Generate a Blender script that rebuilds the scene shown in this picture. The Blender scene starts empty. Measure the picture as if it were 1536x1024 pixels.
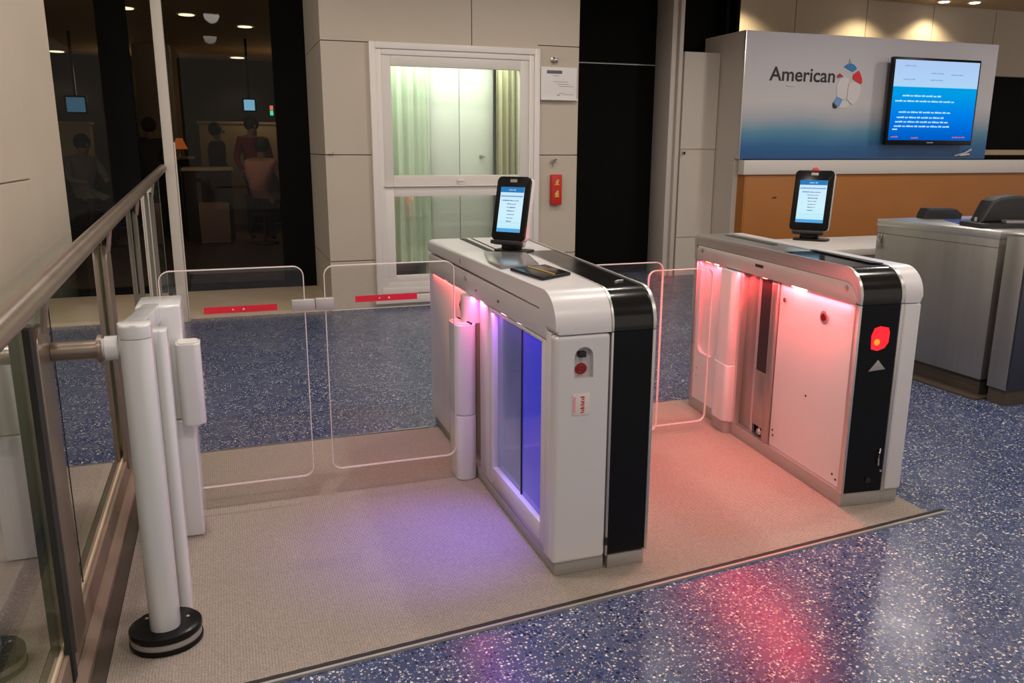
import bpy, bmesh, math, random
from mathutils import Vector, Matrix
random.seed(7)
C = bpy.context.scene.collection
PI = math.pi

# ------------------------------------------------------------------ materials
def nt(name):
    m = bpy.data.materials.new(name); m.use_nodes = True
    t = m.node_tree; t.nodes.clear()
    o = t.nodes.new('ShaderNodeOutputMaterial')
    return m, t, o
def lk(t, a, b): t.links.new(a, b)
def node(t, kind, **kw):
    n = t.nodes.new(kind)
    for k, v in kw.items():
        if hasattr(n, k): setattr(n, k, v)
        else: n.inputs[k.replace('_', ' ')].default_value = v
    return n
def pbr(name, col, rough=.5, metal=0, coat=0, noise=0.0, nscale=8, bump=0.0, bscale=60, emit=None, estr=0, stretch=None, spec=.5):
    m, t, o = nt(name)
    b = node(t, 'ShaderNodeBsdfPrincipled')
    b.inputs['Base Color'].default_value = (*col, 1)
    b.inputs['Roughness'].default_value = rough
    b.inputs['Metallic'].default_value = metal
    b.inputs['Coat Weight'].default_value = coat
    b.inputs['Coat Roughness'].default_value = .08
    b.inputs['Specular IOR Level'].default_value = spec
    if emit:
        b.inputs['Emission Color'].default_value = (*emit, 1); b.inputs['Emission Strength'].default_value = estr
    tc = node(t, 'ShaderNodeTexCoord')
    mp = node(t, 'ShaderNodeMapping'); lk(t, tc.outputs['Object'], mp.inputs['Vector'])
    if stretch: mp.inputs['Scale'].default_value = stretch
    n = node(t, 'ShaderNodeTexNoise'); n.inputs['Scale'].default_value = nscale; n.inputs['Detail'].default_value = 4
    lk(t, mp.outputs[0], n.inputs['Vector'])
    r = node(t, 'ShaderNodeMapRange'); r.inputs['To Min'].default_value = max(0, rough-.06); r.inputs['To Max'].default_value = min(1, rough+.08)
    lk(t, n.outputs['Fac'], r.inputs['Value']); lk(t, r.outputs[0], b.inputs['Roughness'])
    if noise:
        mx = node(t, 'ShaderNodeMixRGB'); mx.blend_type = 'MIX'
        mx.inputs['Color1'].default_value = (*[c*(1-noise) for c in col], 1); mx.inputs['Color2'].default_value = (*[min(1, c*(1+noise)) for c in col], 1)
        lk(t, n.outputs['Fac'], mx.inputs['Fac']); lk(t, mx.outputs[0], b.inputs['Base Color'])
    if bump:
        n2 = node(t, 'ShaderNodeTexNoise'); n2.inputs['Scale'].default_value = bscale; lk(t, mp.outputs[0], n2.inputs['Vector'])
        bp = node(t, 'ShaderNodeBump'); bp.inputs['Strength'].default_value = bump; bp.inputs['Distance'].default_value = .002
        lk(t, n2.outputs['Fac'], bp.inputs['Height']); lk(t, bp.outputs[0], b.inputs['Normal'])
    lk(t, b.outputs[0], o.inputs['Surface'])
    return m
def glow(name, col, s):
    m, t, o = nt(name); e = node(t, 'ShaderNodeEmission'); e.inputs[0].default_value = (*col, 1); e.inputs[1].default_value = s
    lk(t, e.outputs[0], o.inputs['Surface']); return m
def glassy(name, tint, ior=1.5, rough=0.0, boost=1.0):
    m, t, o = nt(name)
    tr = node(t, 'ShaderNodeBsdfTransparent'); tr.inputs[0].default_value = (*tint, 1)
    gl = node(t, 'ShaderNodeBsdfGlossy'); gl.inputs['Roughness'].default_value = rough
    gl.inputs['Color'].default_value = (1, 1, 1, 1)
    # same reflectance on entering and leaving the pane
    ge = node(t, 'ShaderNodeNewGeometry'); mi = node(t, 'ShaderNodeMath'); mi.operation = 'MULTIPLY_ADD'
    mi.inputs[1].default_value = (1/ior - ior); mi.inputs[2].default_value = ior
    lk(t, ge.outputs['Backfacing'], mi.inputs[0])
    mi2 = node(t, 'ShaderNodeMath'); mi2.operation = 'MAXIMUM'; mi2.inputs[1].default_value = 0.0
    lk(t, mi.outputs[0], mi2.inputs[0])
    # constant IOR keeps both faces alike (Cycles inverts it for back faces, so invert here)
    fr2 = node(t, 'ShaderNodeFresnel'); lk(t, mi2.outputs[0], fr2.inputs['IOR'])
    mul = node(t, 'ShaderNodeMath'); mul.operation = 'MULTIPLY'; mul.use_clamp = True; mul.inputs[1].default_value = boost
    lk(t, fr2.outputs[0], mul.inputs[0])
    mx = node(t, 'ShaderNodeMixShader'); lk(t, mul.outputs[0], mx.inputs[0]); lk(t, tr.outputs[0], mx.inputs[1]); lk(t, gl.outputs[0], mx.inputs[2])
    lk(t, mx.outputs[0], o.inputs['Surface']); return m

def terrazzo():
    m, t, o = nt('terrazzo')
    tc = node(t, 'ShaderNodeTexCoord'); b = node(t, 'ShaderNodeBsdfPrincipled')
    big = node(t, 'ShaderNodeTexNoise', Scale=1.3, Detail=3.0); lk(t, tc.outputs['Object'], big.inputs['Vector'])
    r0 = node(t, 'ShaderNodeValToRGB'); r0.color_ramp.elements[0].position = .35; r0.color_ramp.elements[0].color = (.040, .060, .145, 1)
    r0.color_ramp.elements[1].position = .7; r0.color_ramp.elements[1].color = (.085, .10, .185, 1)
    lk(t, big.outputs['Fac'], r0.inputs['Fac'])
    cur = r0.outputs[0]
    # three families of chips
    for sc, thr, cols in ((95, .91, [(0, (.85, .82, .74)), (.45, (.50, .50, .52)), (.75, (.62, .50, .34)), (.9, (.8, .8, .8))]),
                          (150, .84, [(0, (.40, .42, .50)), (.4, (.22, .26, .38)), (.7, (.55, .54, .52)), (.88, (.36, .3, .25))]),
                          (70, .80, [(0, (.022, .04, .13)), (.4, (.012, .02, .06)), (.7, (.045, .08, .2)), (.9, (.02, .025, .05))])):
        v = node(t, 'ShaderNodeTexVoronoi', Scale=float(sc)); lk(t, tc.outputs['Object'], v.inputs['Vector'])
        sep = node(t, 'ShaderNodeSeparateColor'); lk(t, v.outputs['Color'], sep.inputs[0])
        pick = node(t, 'ShaderNodeMath'); pick.operation = 'GREATER_THAN'; pick.inputs[1].default_value = 1-(1-thr)*2.2 if sc != 70 else .62
        lk(t, sep.outputs[0], pick.inputs[0])
        near = node(t, 'ShaderNodeMath'); near.operation = 'LESS_THAN'; near.inputs[1].default_value = .42
        lk(t, v.outputs['Distance'], near.inputs[0])
        mul = node(t, 'ShaderNodeMath'); mul.operation = 'MULTIPLY'; lk(t, pick.outputs[0], mul.inputs[0]); lk(t, near.outputs[0], mul.inputs[1])
        cr = node(t, 'ShaderNodeValToRGB'); cr.color_ramp.interpolation = 'CONSTANT'
        cr.color_ramp.elements[0].color = (*cols[0][1], 1); cr.color_ramp.elements[1].position = cols[1][0]; cr.color_ramp.elements[1].color = (*cols[1][1], 1)
        for p, c in cols[2:]:
            e = cr.color_ramp.elements.new(p); e.color = (*c, 1)
        lk(t, sep.outputs[1], cr.inputs['Fac'])
        mx = node(t, 'ShaderNodeMixRGB'); lk(t, mul.outputs[0], mx.inputs['Fac']); lk(t, cur, mx.inputs['Color1']); lk(t, cr.outputs[0], mx.inputs['Color2'])
        cur = mx.outputs[0]
    lk(t, cur, b.inputs['Base Color']); b.inputs['Roughness'].default_value = .2; b.inputs['Specular IOR Level'].default_value = .34
    n3 = node(t, 'ShaderNodeTexNoise', Scale=5.0); lk(t, tc.outputs['Object'], n3.inputs['Vector'])
    r = node(t, 'ShaderNodeMapRange'); r.inputs['To Min'].default_value = .2; r.inputs['To Max'].default_value = .34
    lk(t, n3.outputs['Fac'], r.inputs['Value']); lk(t, r.outputs[0], b.inputs['Roughness'])
    bw = node(t, 'ShaderNodeBump', Strength=.06, Distance=.002); n4 = node(t, 'ShaderNodeTexNoise', Scale=30.0)
    lk(t, tc.outputs['Object'], n4.inputs['Vector']); lk(t, n4.outputs['Fac'], bw.inputs['Height']); lk(t, bw.outputs[0], b.inputs['Normal'])
    lk(t, b.outputs[0], o.inputs['Surface']); return m
def carpet_mat():
    m, t, o = nt('woven_carpet')
    tc = node(t, 'ShaderNodeTexCoord'); b = node(t, 'ShaderNodeBsdfPrincipled')
    nz = node(t, 'ShaderNodeTexNoise', Scale=12.0); lk(t, tc.outputs['Object'], nz.inputs['Vector'])
    w = node(t, 'ShaderNodeTexWave'); w.bands_direction = 'Y'; w.inputs['Scale'].default_value = 46; w.inputs['Distortion'].default_value = 2.2; w.inputs['Detail Scale'].default_value = 6
    w2 = node(t, 'ShaderNodeTexWave'); w2.bands_direction = 'X'; w2.inputs['Scale'].default_value = 36; w2.inputs['Distortion'].default_value = 1.8; w2.inputs['Detail Scale'].default_value = 6
    lk(t, tc.outputs['Object'], w.inputs['Vector']); lk(t, tc.outputs['Object'], w2.inputs['Vector'])
    mu = node(t, 'ShaderNodeMath'); mu.operation = 'MULTIPLY'; lk(t, w.outputs['Fac'], mu.inputs[0])
    a = node(t, 'ShaderNodeMath'); a.operation = 'MULTIPLY_ADD'; a.inputs[1].default_value = .5; a.inputs[2].default_value = .5
    lk(t, w2.outputs['Fac'], a.inputs[0]); lk(t, a.outputs[0], mu.inputs[1])
    cr = node(t, 'ShaderNodeValToRGB'); cr.color_ramp.elements[0].color = (.22, .18, .145, 1); cr.color_ramp.elements[1].color = (.60, .51, .43, 1)
    cr.color_ramp.elements[0].position = .1; cr.color_ramp.elements[1].position = .6
    lk(t, mu.outputs[0], cr.inputs['Fac'])
    mx = node(t, 'ShaderNodeMixRGB'); mx.blend_type = 'MULTIPLY'; mx.inputs['Fac'].default_value = .35
    n1 = node(t, 'ShaderNodeTexNoise', Scale=260.0); lk(t, tc.outputs['Object'], n1.inputs['Vector'])
    lk(t, cr.outputs[0], mx.inputs['Color1']); lk(t, n1.outputs['Fac'], mx.inputs['Color2'])
    lk(t, mx.outputs[0], b.inputs['Base Color']); b.inputs['Roughness'].default_value = .85
    bp = node(t, 'ShaderNodeBump', Strength=.5, Distance=.002); lk(t, mu.outputs[0], bp.inputs['Height']); lk(t, bp.outputs[0], b.inputs['Normal'])
    lk(t, b.outputs[0], o.inputs['Surface']); return m
def sign_mat():
    # printed graphic: pale grey above, fading through teal to deep blue at the foot of the board
    m, t, o = nt('sign_print')
    tc = node(t, 'ShaderNodeTexCoord'); b = node(t, 'ShaderNodeBsdfPrincipled'); b.inputs['Roughness'].default_value = .35
    s = node(t, 'ShaderNodeSeparateXYZ'); lk(t, tc.outputs['Object'], s.inputs[0])
    nz = node(t, 'ShaderNodeTexNoise', Scale=1.6, Detail=2.0); lk(t, tc.outputs['Object'], nz.inputs['Vector'])
    ad = node(t, 'ShaderNodeMath'); ad.operation = 'MULTIPLY_ADD'; ad.inputs[1].default_value = .10; lk(t, nz.outputs['Fac'], ad.inputs[0]); lk(t, s.outputs['Z'], ad.inputs[2])
    r = node(t, 'ShaderNodeMapRange'); r.inputs['From Min'].default_value = 1.36; r.inputs['From Max'].default_value = 2.7; lk(t, ad.outputs[0], r.inputs['Value'])
    cr = node(t, 'ShaderNodeValToRGB'); e = cr.color_ramp.elements
    e[0].position = 0; e[0].color = (.015, .07, .22, 1); e[1].position = 1; e[1].color = (.52, .50, .54, 1)
    for p, c in ((.14, (.02, .13, .33)), (.26, (.10, .28, .42)), (.38, (.42, .45, .50)), (.5, (.60, .57, .57))):
        q = e.new(p); q.color = (*c, 1)
    lk(t, r.outputs[0], cr.inputs['Fac']); lk(t, cr.outputs[0], b.inputs['Base Color']); lk(t, b.outputs[0], o.inputs['Surface']); return m
def screen_mat(name, stops, s, axis='Z', lo=0, hi=1):
    m, t, o = nt(name); tc = node(t, 'ShaderNodeTexCoord'); e = node(t, 'ShaderNodeEmission'); e.inputs[1].default_value = s
    sp = node(t, 'ShaderNodeSeparateXYZ'); lk(t, tc.outputs['Object'], sp.inputs[0])
    r = node(t, 'ShaderNodeMapRange'); r.inputs['From Min'].default_value = lo; r.inputs['From Max'].default_value = hi; lk(t, sp.outputs[axis], r.inputs['Value'])
    cr = node(t, 'ShaderNodeValToRGB'); el = cr.color_ramp.elements
    el[0].position = stops[0][0]; el[0].color = (*stops[0][1], 1); el[1].position = stops[-1][0]; el[1].color = (*stops[-1][1], 1)
    for p, c in stops[1:-1]:
        q = el.new(p); q.color = (*c, 1)
    lk(t, r.outputs[0], cr.inputs['Fac']); lk(t, cr.outputs[0], e.inputs[0]); lk(t, e.outputs[0], o.inputs['Surface']); return m

M = {}
M['white'] = pbr('white_powder_coat', (.70, .67, .675), .32, coat=.25, noise=.02, bump=.03, bscale=300)
M['white2'] = pbr('white_gloss_plastic', (.72, .71, .71), .2, coat=.4, noise=.02)
M['silver'] = pbr('satin_aluminium', (.62, .60, .58), .32, metal=.85, noise=.05, nscale=40, stretch=(30, 1, 1))
M['steel'] = pbr('brushed_steel', (.46, .43, .40), .34, metal=.9, noise=.14, nscale=9, stretch=(1, 14, .6), bump=.1, bscale=80)
M['steel_v'] = pbr('vertical_brushed_steel', (.40, .37, .345), .36, metal=.85, noise=.10, nscale=5, stretch=(3, 5, .15), bump=.05, bscale=60)
M['rail'] = pbr('handrail_steel', (.37, .30, .245), .34, metal=.9, noise=.1, nscale=12)
M['skirt'] = pbr('grey_skirt_metal', (.40, .375, .35), .45, metal=.35, noise=.06)
M['band'] = pbr('grey_band_metal', (.50, .48, .45), .4, metal=.3, noise=.04)
M['black'] = pbr('black_gloss', (.006, .006, .0065), .22, spec=.22)
M['blacktop'] = pbr('black_gloss_top', (.010, .009, .009), .14, spec=.45)
M['blackm'] = pbr('black_matte', (.012, .012, .013), .55, bump=.1)
M['rubber'] = pbr('dark_rubber', (.02, .018, .016), .7)
M['dark'] = pbr('dark_void_panel', (.005, .0045, .004), .75, spec=.1)
M['beige'] = pbr('beige_wall_panel', (.515, .445, .355), .55, noise=.05, nscale=3, bump=.05, bscale=40)
M['beige2'] = pbr('pale_wall_panel', (.62, .555, .48), .5, noise=.04, nscale=3, bump=.04)
M['groove'] = pbr('panel_joint', (.14, .11, .085), .8)
M['frame'] = pbr('cream_frame_paint', (.76, .71, .665), .4, noise=.03, nscale=5)
M['framein'] = pbr('cream_frame_inner', (.70, .65, .60), .45, noise=.03)
M['tan'] = pbr('tan_kerb_stone', (.62, .49, .33), .45, noise=.08, nscale=14, bump=.05)
M['brown'] = pbr('brown_kerb_face', (.24, .17, .125), .5, noise=.12, nscale=6)
M['dkbrown'] = pbr('dark_brown_strip', (.07, .05, .035), .7, noise=.2)
M['orange'] = pbr('orange_wood_laminate', (.42, .15, .028), .45, noise=.12, nscale=2.2, stretch=(1, 1, 3), bump=.04)
M['counterwhite'] = pbr('cream_counter_top', (.72, .66, .60), .35, noise=.02)
M['ceiling'] = pbr('ceiling_paint', (.45, .33, .2), .8, noise=.05)
M['red'] = pbr('red_plastic', (.55, .02, .012), .35, noise=.1)
M['redlabel'] = pbr('red_label', (.75, .015, .04), .4, noise=.12, nscale=60, emit=(1, .01, .03), estr=.0)
M['paper'] = pbr('white_paper', (.75, .72, .70), .6, noise=.02)
M['greybar'] = pbr('grey_print', (.12, .12, .14), .6)
M['greyprint'] = pbr('pale_grey_print', (.35, .33, .32), .6)
M['ink'] = pbr('charcoal_lettering', (.018, .016, .02), .4)
M['gold'] = pbr('gold_print', (.75, .5, .12), .35, metal=.4)
M['brass'] = pbr('nickel_fitting', (.5, .47, .43), .25, metal=.9)
M['logoblue'] = pbr('logo_blue', (.02, .20, .50), .4); M['logored'] = pbr('logo_red', (.72, .012, .02), .4)
M['logodark'] = pbr('logo_crimson', (.42, .03, .05), .4); M['logolight'] = pbr('logo_light_blue', (.16, .34, .70), .4)
M['logowhite'] = pbr('logo_pale_body', (.70, .65, .65), .35); M['logogrey'] = pbr('logo_grey', (.42, .40, .42), .4)
M['blueplastic'] = pbr('blue_sheet', (.06, .12, .45), .25, coat=.3)
M['orangeobj'] = pbr('orange_plastic', (.75, .12, .03), .4)
M['terrazzo'] = terrazzo(); M['carpet'] = carpet_mat(); M['sign'] = sign_mat()
M['plate'] = pbr('dark_grey_reader_plate', (.30, .29, .28), .22, metal=.5, noise=.05)
M['railglass'] = glassy('railing_glass', (.86, .93, .87), 1.5, boost=1.9)
M['gateglass'] = glassy('gate_glass', (.985, .98, .975), 1.45, boost=.9)
M['edgeglass'] = pbr('glass_edge', (.85, .72, .70), .2, emit=(1, .7, .68), estr=0.0)
M['greenedge'] = pbr('green_glass_edge', (.26, .34, .26), .3)
M['dimpost'] = pbr('dimmed_rail_steel', (.17, .145, .12), .55, metal=.3)  # rail steel darkened by colour to subdue spot glare on the far posts
M['winglass'] = glassy('window_glass', (.93, .95, .93), 1.5, boost=1.0)
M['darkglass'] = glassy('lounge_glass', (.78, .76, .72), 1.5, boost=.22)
M['curtain'] = pbr('pale_green_curtain', (.62, .70, .56), .8, noise=.05, bump=.1, bscale=200)
M['curtain2'] = pbr('olive_curtain', (.56, .54, .36), .8, noise=.05, bump=.1, bscale=200)
M['boothwhite'] = pbr('booth_white', (.72, .74, .68), .6, noise=.02)
M['boothfloor'] = pbr('booth_floor', (.28, .25, .18), .6, noise=.1)
M['redled'] = glow('red_led', (1, .10, .06), 14); M['hotled'] = glow('warm_red_led', (1, .62, .45), 16)
M['pinkled'] = glow('magenta_led', (1, .45, .95), 20)
M['lampred'] = glow('red_lamp', (1, .02, .03), 1.5); M['lampamber'] = glow('amber_lamp', (1, .22, .02), 1.7)
M['down'] = glow('downlight_disc', (1, .86, .66), 6)
M['lampdisc'] = glow('dim_downlight_disc', (1, .84, .62), 2.2)
M['bluepane'] = None

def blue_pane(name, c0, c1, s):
    # emission painted into the glossy pane stands in for its blue reflections
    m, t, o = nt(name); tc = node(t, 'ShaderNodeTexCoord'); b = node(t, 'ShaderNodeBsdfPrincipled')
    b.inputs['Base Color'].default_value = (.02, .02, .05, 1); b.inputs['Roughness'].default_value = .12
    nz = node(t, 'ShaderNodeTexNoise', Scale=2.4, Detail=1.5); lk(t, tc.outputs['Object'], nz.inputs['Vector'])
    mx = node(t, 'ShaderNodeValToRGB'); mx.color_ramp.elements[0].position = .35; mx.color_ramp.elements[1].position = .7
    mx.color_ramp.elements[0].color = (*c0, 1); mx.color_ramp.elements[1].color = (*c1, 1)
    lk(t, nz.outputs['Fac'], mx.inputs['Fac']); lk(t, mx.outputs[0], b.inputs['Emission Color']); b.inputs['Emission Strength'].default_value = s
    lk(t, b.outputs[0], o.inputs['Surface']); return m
M['pane_l'] = blue_pane('glowing_violet_glass', (.07, .065, .17), (.17, .16, .32), .55)
M['pane_r'] = blue_pane('glowing_blue_glass', (.035, .035, .55), (.11, .09, .48), .70)

# ------------------------------------------------------------------ mesh builder
class MB:
    def __init__(s): s.b = bmesh.new()
    def box(s, x0, x1, y0, y1, z0, z1, bev=0, seg=2):
        r = bmesh.ops.create_cube(s.b, size=1); vs = r['verts']
        for v in vs: v.co = Vector(((x0+x1)/2+v.co.x*(x1-x0), (y0+y1)/2+v.co.y*(y1-y0), (z0+z1)/2+v.co.z*(z1-z0)))
        if bev:
            es = list({e for v in vs for e in v.link_edges})
            bmesh.ops.bevel(s.b, geom=es, offset=bev, segments=seg, affect='EDGES', profile=.5)
        return s
    def prism(s, pts, axis, a, b, bev=0, seg=2, side=None):
        """pts: outline; axis 'x' -> (y,z), 'y' -> (x,z), 'z' -> (x,y)"""
        def P(p, q):
            return {'x': Vector((q, p[0], p[1])), 'y': Vector((p[0], q, p[1])), 'z': Vector((p[0], p[1], q))}[axis]
        lo = [s.b.verts.new(P(p, a)) for p in pts]; hi = [s.b.verts.new(P(p, b)) for p in pts]; n = len(pts)
        fl = s.b.faces.new(lo[::-1]); fh = s.b.faces.new(hi)
        for i in range(n): s.b.faces.new((lo[i], lo[(i+1) % n], hi[(i+1) % n], hi[i]))
        if bev:
            es = []
            if side in (None, 'a'): es += list(fl.edges)
            if side in (None, 'b'): es += list(fh.edges)
            bmesh.ops.bevel(s.b, geom=es, offset=bev, segments=seg, affect='EDGES', profile=.5)
        return s
    def cyl(s, p0, p1, r0, r1=None, n=24, bev=0):
        r1 = r0 if r1 is None else r1
        p0, p1 = Vector(p0), Vector(p1); d = p1-p0
        r = bmesh.ops.create_cone(s.b, cap_ends=True, segments=n, radius1=r0, radius2=r1, depth=d.length)
        q = d.to_track_quat('Z', 'Y').to_matrix().to_4x4()
        bmesh.ops.transform(s.b, matrix=Matrix.Translation((p0+p1)/2) @ q, verts=r['verts'])
        if bev:
            es = [e for e in {e for v in r['verts'] for e in v.link_edges} if any(len(f.verts) > 4 for f in e.link_faces)]
            bmesh.ops.bevel(s.b, geom=es, offset=bev, segments=3, affect='EDGES')
        return s
    def tube(s, pts, r, n=12):
        pts = [Vector(p) for p in pts]; rings = []
        for i, p in enumerate(pts):
            d = (pts[min(i+1, len(pts)-1)]-pts[max(i-1, 0)]).normalized()
            u = d.cross(Vector((0, 0, 1)));  u = u.normalized() if u.length > .1 else d.cross(Vector((1, 0, 0))).normalized()
            w = d.cross(u)
            rings.append([s.b.verts.new(p+(u*math.cos(2*PI*k/n)+w*math.sin(2*PI*k/n))*r) for k in range(n)])
        for a, b in zip(rings, rings[1:]):
            for k in range(n): s.b.faces.new((a[k], a[(k+1) % n], b[(k+1) % n], b[k]))
        s.b.faces.new(rings[0][::-1]); s.b.faces.new(rings[-1]); return s
    def ball(s, c, r, sc=(1, 1, 1), n=20):
        q = bmesh.ops.create_uvsphere(s.b, u_segments=n, v_segments=max(8, n//2), radius=r)
        for v in q['verts']: v.co = Vector((v.co.x*sc[0]+c[0], v.co.y*sc[1]+c[1], v.co.z*sc[2]+c[2]))
        return s
    def build(s, name, mat, parent=None, warp=None, smooth=True, mtx=None):
        bmesh.ops.recalc_face_normals(s.b, faces=s.b.faces)
        if mtx is not None: bmesh.ops.transform(s.b, matrix=mtx, verts=s.b.verts)
        if warp:
            for v in s.b.verts: v.co = warp(v.co)
        me = bpy.data.meshes.new(name); s.b.to_mesh(me); s.b.free()
        mats = mat if isinstance(mat, (list, tuple)) else [mat]
        for m in mats: me.materials.append(m)
        if smooth:
            for p in me.polygons: p.use_smooth = True
            try: me.set_sharp_from_angle(angle=math.radians(35))
            except Exception: pass
        o = bpy.data.objects.new(name, me); C.objects.link(o)
        if parent: o.parent = parent
        return o
def B(*a, **k): return MB().box(*a, **k)
def arc(cx, cy, r, a0, a1, n=8): return [(cx+r*math.cos(math.radians(a0+(a1-a0)*i/n)), cy+r*math.sin(math.radians(a0+(a1-a0)*i/n))) for i in range(n+1)]
def rrect(x0, x1, y0, y1, r, n=5):
    return arc(x1-r, y0+r, r, -90, 0, n)+arc(x1-r, y1-r, r, 0, 90, n)+arc(x0+r, y1-r, r, 90, 180, n)+arc(x0+r, y0+r, r, 180, 270, n)
def tag(o, label=None, cat=None, group=None, kind=None):
    if label: o['label'] = label
    if cat: o['category'] = cat
    if group: o['group'] = group
    if kind: o['kind'] = kind
    return o
def thing(name, loc, label, cat, rz=0, group=None):
    o = bpy.data.objects.new(name, None); C.objects.link(o); o.empty_display_size = .1
    o.location = loc; o.rotation_euler = (0, 0, rz); return tag(o, label, cat, group)
def struct(o, label, cat): return tag(o, label, cat, kind='structure')
def lamp(name, typ, loc, energy, col, parent=None, size=.2, rot=(0, 0, 0), spot=None, blend=.6, size_y=None, rad=.05):
    l = bpy.data.lights.new(name, typ); l.energy = energy; l.color = col
    if typ == 'AREA':
        l.size = size
        if size_y: l.shape = 'RECTANGLE'; l.size_y = size_y
    if typ == 'SPOT': l.spot_size = spot; l.spot_blend = blend; l.shadow_soft_size = rad
    if typ == 'POINT': l.shadow_soft_size = rad
    o = bpy.data.objects.new(name, l); C.objects.link(o); o.location = loc; o.rotation_euler = rot
    if parent: o.parent = parent
    return o
def boolean(o, cutter):
    md = o.modifiers.new('cut', 'BOOLEAN'); md.object = cutter; md.operation = 'DIFFERENCE'; md.solver = 'EXACT'
    bpy.context.view_layer.update()
    dg = bpy.context.evaluated_depsgraph_get(); me = bpy.data.meshes.new_from_object(o.evaluated_get(dg))
    o.modifiers.clear(); o.data = me; bpy.data.objects.remove(cutter)
    for p in me.polygons: p.use_smooth = False
def text_mesh(txt, name, mat, parent, size, mtx, ext=.003, off=0.0, squash=1.0):
    cu = bpy.data.curves.new('txt', 'FONT'); cu.body = txt; cu.size = size; cu.extrude = ext; cu.offset = off; cu.align_x = 'LEFT'
    to = bpy.data.objects.new('txt', cu); C.objects.link(to); bpy.context.view_layer.update()
    me = bpy.data.meshes.new_from_object(to.evaluated_get(bpy.context.evaluated_depsgraph_get()))
    bpy.data.objects.remove(to); me.name = name
    me.transform(Matrix.Scale(squash, 4, (1, 0, 0))); me.transform(mtx)
    me.materials.clear(); me.materials.append(mat)
    o = bpy.data.objects.new(name, me); C.objects.link(o); o.parent = parent; return o

# ------------------------------------------------------------------ camera
cam_d = bpy.data.cameras.new('camera'); cam = bpy.data.objects.new('camera', cam_d); C.objects.link(cam)
yaw, pitch, roll = .335788, .230426, .003514
fwd = Vector((math.sin(yaw)*math.cos(pitch), math.cos(yaw)*math.cos(pitch), -math.sin(pitch)))
right = Vector((math.cos(yaw), -math.sin(yaw), 0)); up = right.cross(fwd)
r_ = right*math.cos(roll)+up*math.sin(roll); u_ = -right*math.sin(roll)+up*math.cos(roll)
cam.matrix_world = Matrix(((r_.x, u_.x, -fwd.x, -.97956), (r_.y, u_.y, -fwd.y, -2.37497), (r_.z, u_.z, -fwd.z, 1.44978), (0, 0, 0, 1)))
cam_d.sensor_width = 36; cam_d.lens = 36*1226.3/1536; cam_d.clip_start = .05; cam_d.clip_end = 200
bpy.context.scene.camera = cam

# ------------------------------------------------------------------ setting: floor, carpet, walls
ZC = 3.6
fl = MB(); fl.box(-4, 14, -6, 5.15, -.05, 0); fl.box(2.31, 14, 5.15, 9, -.05, 0)
struct(fl.build('floor', M['terrazzo'], smooth=False), 'blue speckled terrazzo floor with pale chips', 'floor')
# carpet runner under the gates
cp = MB(); cp.prism([(-1.383, -.283), (1.66, .003), (1.705, 1.69), (-1.383, 1.665)], 'z', .0005, .006)
carpet = tag(cp.build('carpet_mat', M['carpet'], smooth=False), 'beige finely woven carpet runner laid under the boarding gates', 'carpet')
tr = thing('carpet_trim', (0, 0, 0), 'thin black and silver metal edging along the front of the beige carpet', 'floor trim')
def slant(x, o): return -.283+(x+1.383)*.0933+o
for nm, a, b, h, m in (('rubber_strip', -.022, -.002, .008, 'rubber'), ('silver_strip', -.032, -.022, .009, 'skirt')):
    x1 = 1.74
    MB().prism([(-1.383, slant(-1.383, a)), (x1, slant(x1, a)), (x1, slant(x1, b)), (-1.383, slant(-1.383, b))], 'z', 0, h).build(nm, M[m], tr, smooth=False)
ft = MB(); ft.prism([(-1.383, 1.668), (-.02, 1.690), (-.02, 1.700), (-1.383, 1.678)], 'z', 0, .007); ft.prism([(.56, 1.692), (1.40, 1.70), (1.40, 1.71), (.56, 1.702)], 'z', 0, .007)
tag(ft.build('carpet_end_trim', M['silver'], smooth=False), 'thin pale metal strip along the far edge of the beige carpet', 'floor trim')
# threshold in front of the glazing
th = MB(); th.box(-1.40, -.1, 5.15, 6.5, 0, .03)
struct(th.build('trim_1', M['tan'], smooth=False), 'beige stone threshold below the dark glazing', 'threshold')

# wall on the left beyond the railing
wl = MB(); wl.box(-2.2, -1.765, -6, 2.47, -.3, ZC)
for (a, b, z0, z1) in ((-6, 1.647, -.3, 1.317), (-6, 1.647, 1.323, ZC), (1.653, 2.472, -.3, ZC)):
    wl.box(-1.77, -1.75, a, b, z0, z1, .002)
struct(wl.build('wall_left', M['beige'], smooth=False), 'beige panelled wall running beside the glass railing', 'wall')

# pillar with the booth window
def panels(mb, x0, x1, z0, z1, y, zs, xs=(), t=.02, g=.004):
    zz = [z0]+[z for z in zs if z0 < z < z1]+[z1]; xx = [x0]+[x for x in xs if x0 < x < x1]+[x1]
    for a, b in zip(xx, xx[1:]):
        for c, d in zip(zz, zz[1:]): mb.box(a+(g if a != x0 else 0), b-(g if b != x1 else 0), y, y+t, c+(g if c != z0 else 0), d-(g if d != z1 else 0))
pl = MB()
PY = 5.17
panels(pl, -.1, .33, 0, ZC, PY, (.45, 1.40, 2.36)); panels(pl, 1.90, 2.32, 0, ZC, PY, (.45, 1.40, 2.40), )
panels(pl, .33, 1.90, 2.37, ZC, PY, (), (1.256,))
pl.box(.33, 1.90, PY, PY+.02, 0, .14)
for z0, z1 in ((0, .446), (.454, 1.396), (1.404, 2.356), (2.364, ZC)): pl.box(-.10, -.085, PY+.021, 6.5, z0, z1)
struct(pl.build('wall_back', M['beige'], smooth=False), 'beige panelled pillar face around the lit booth window', 'wall')
core = MB(); core.box(-.084, .33, PY+.02, 6.5, 0, ZC); core.box(1.90, 2.30, PY+.02, 6.5, 0, ZC); core.box(.33, 1.90, PY+.02, 6.5, 2.37, ZC)
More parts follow.
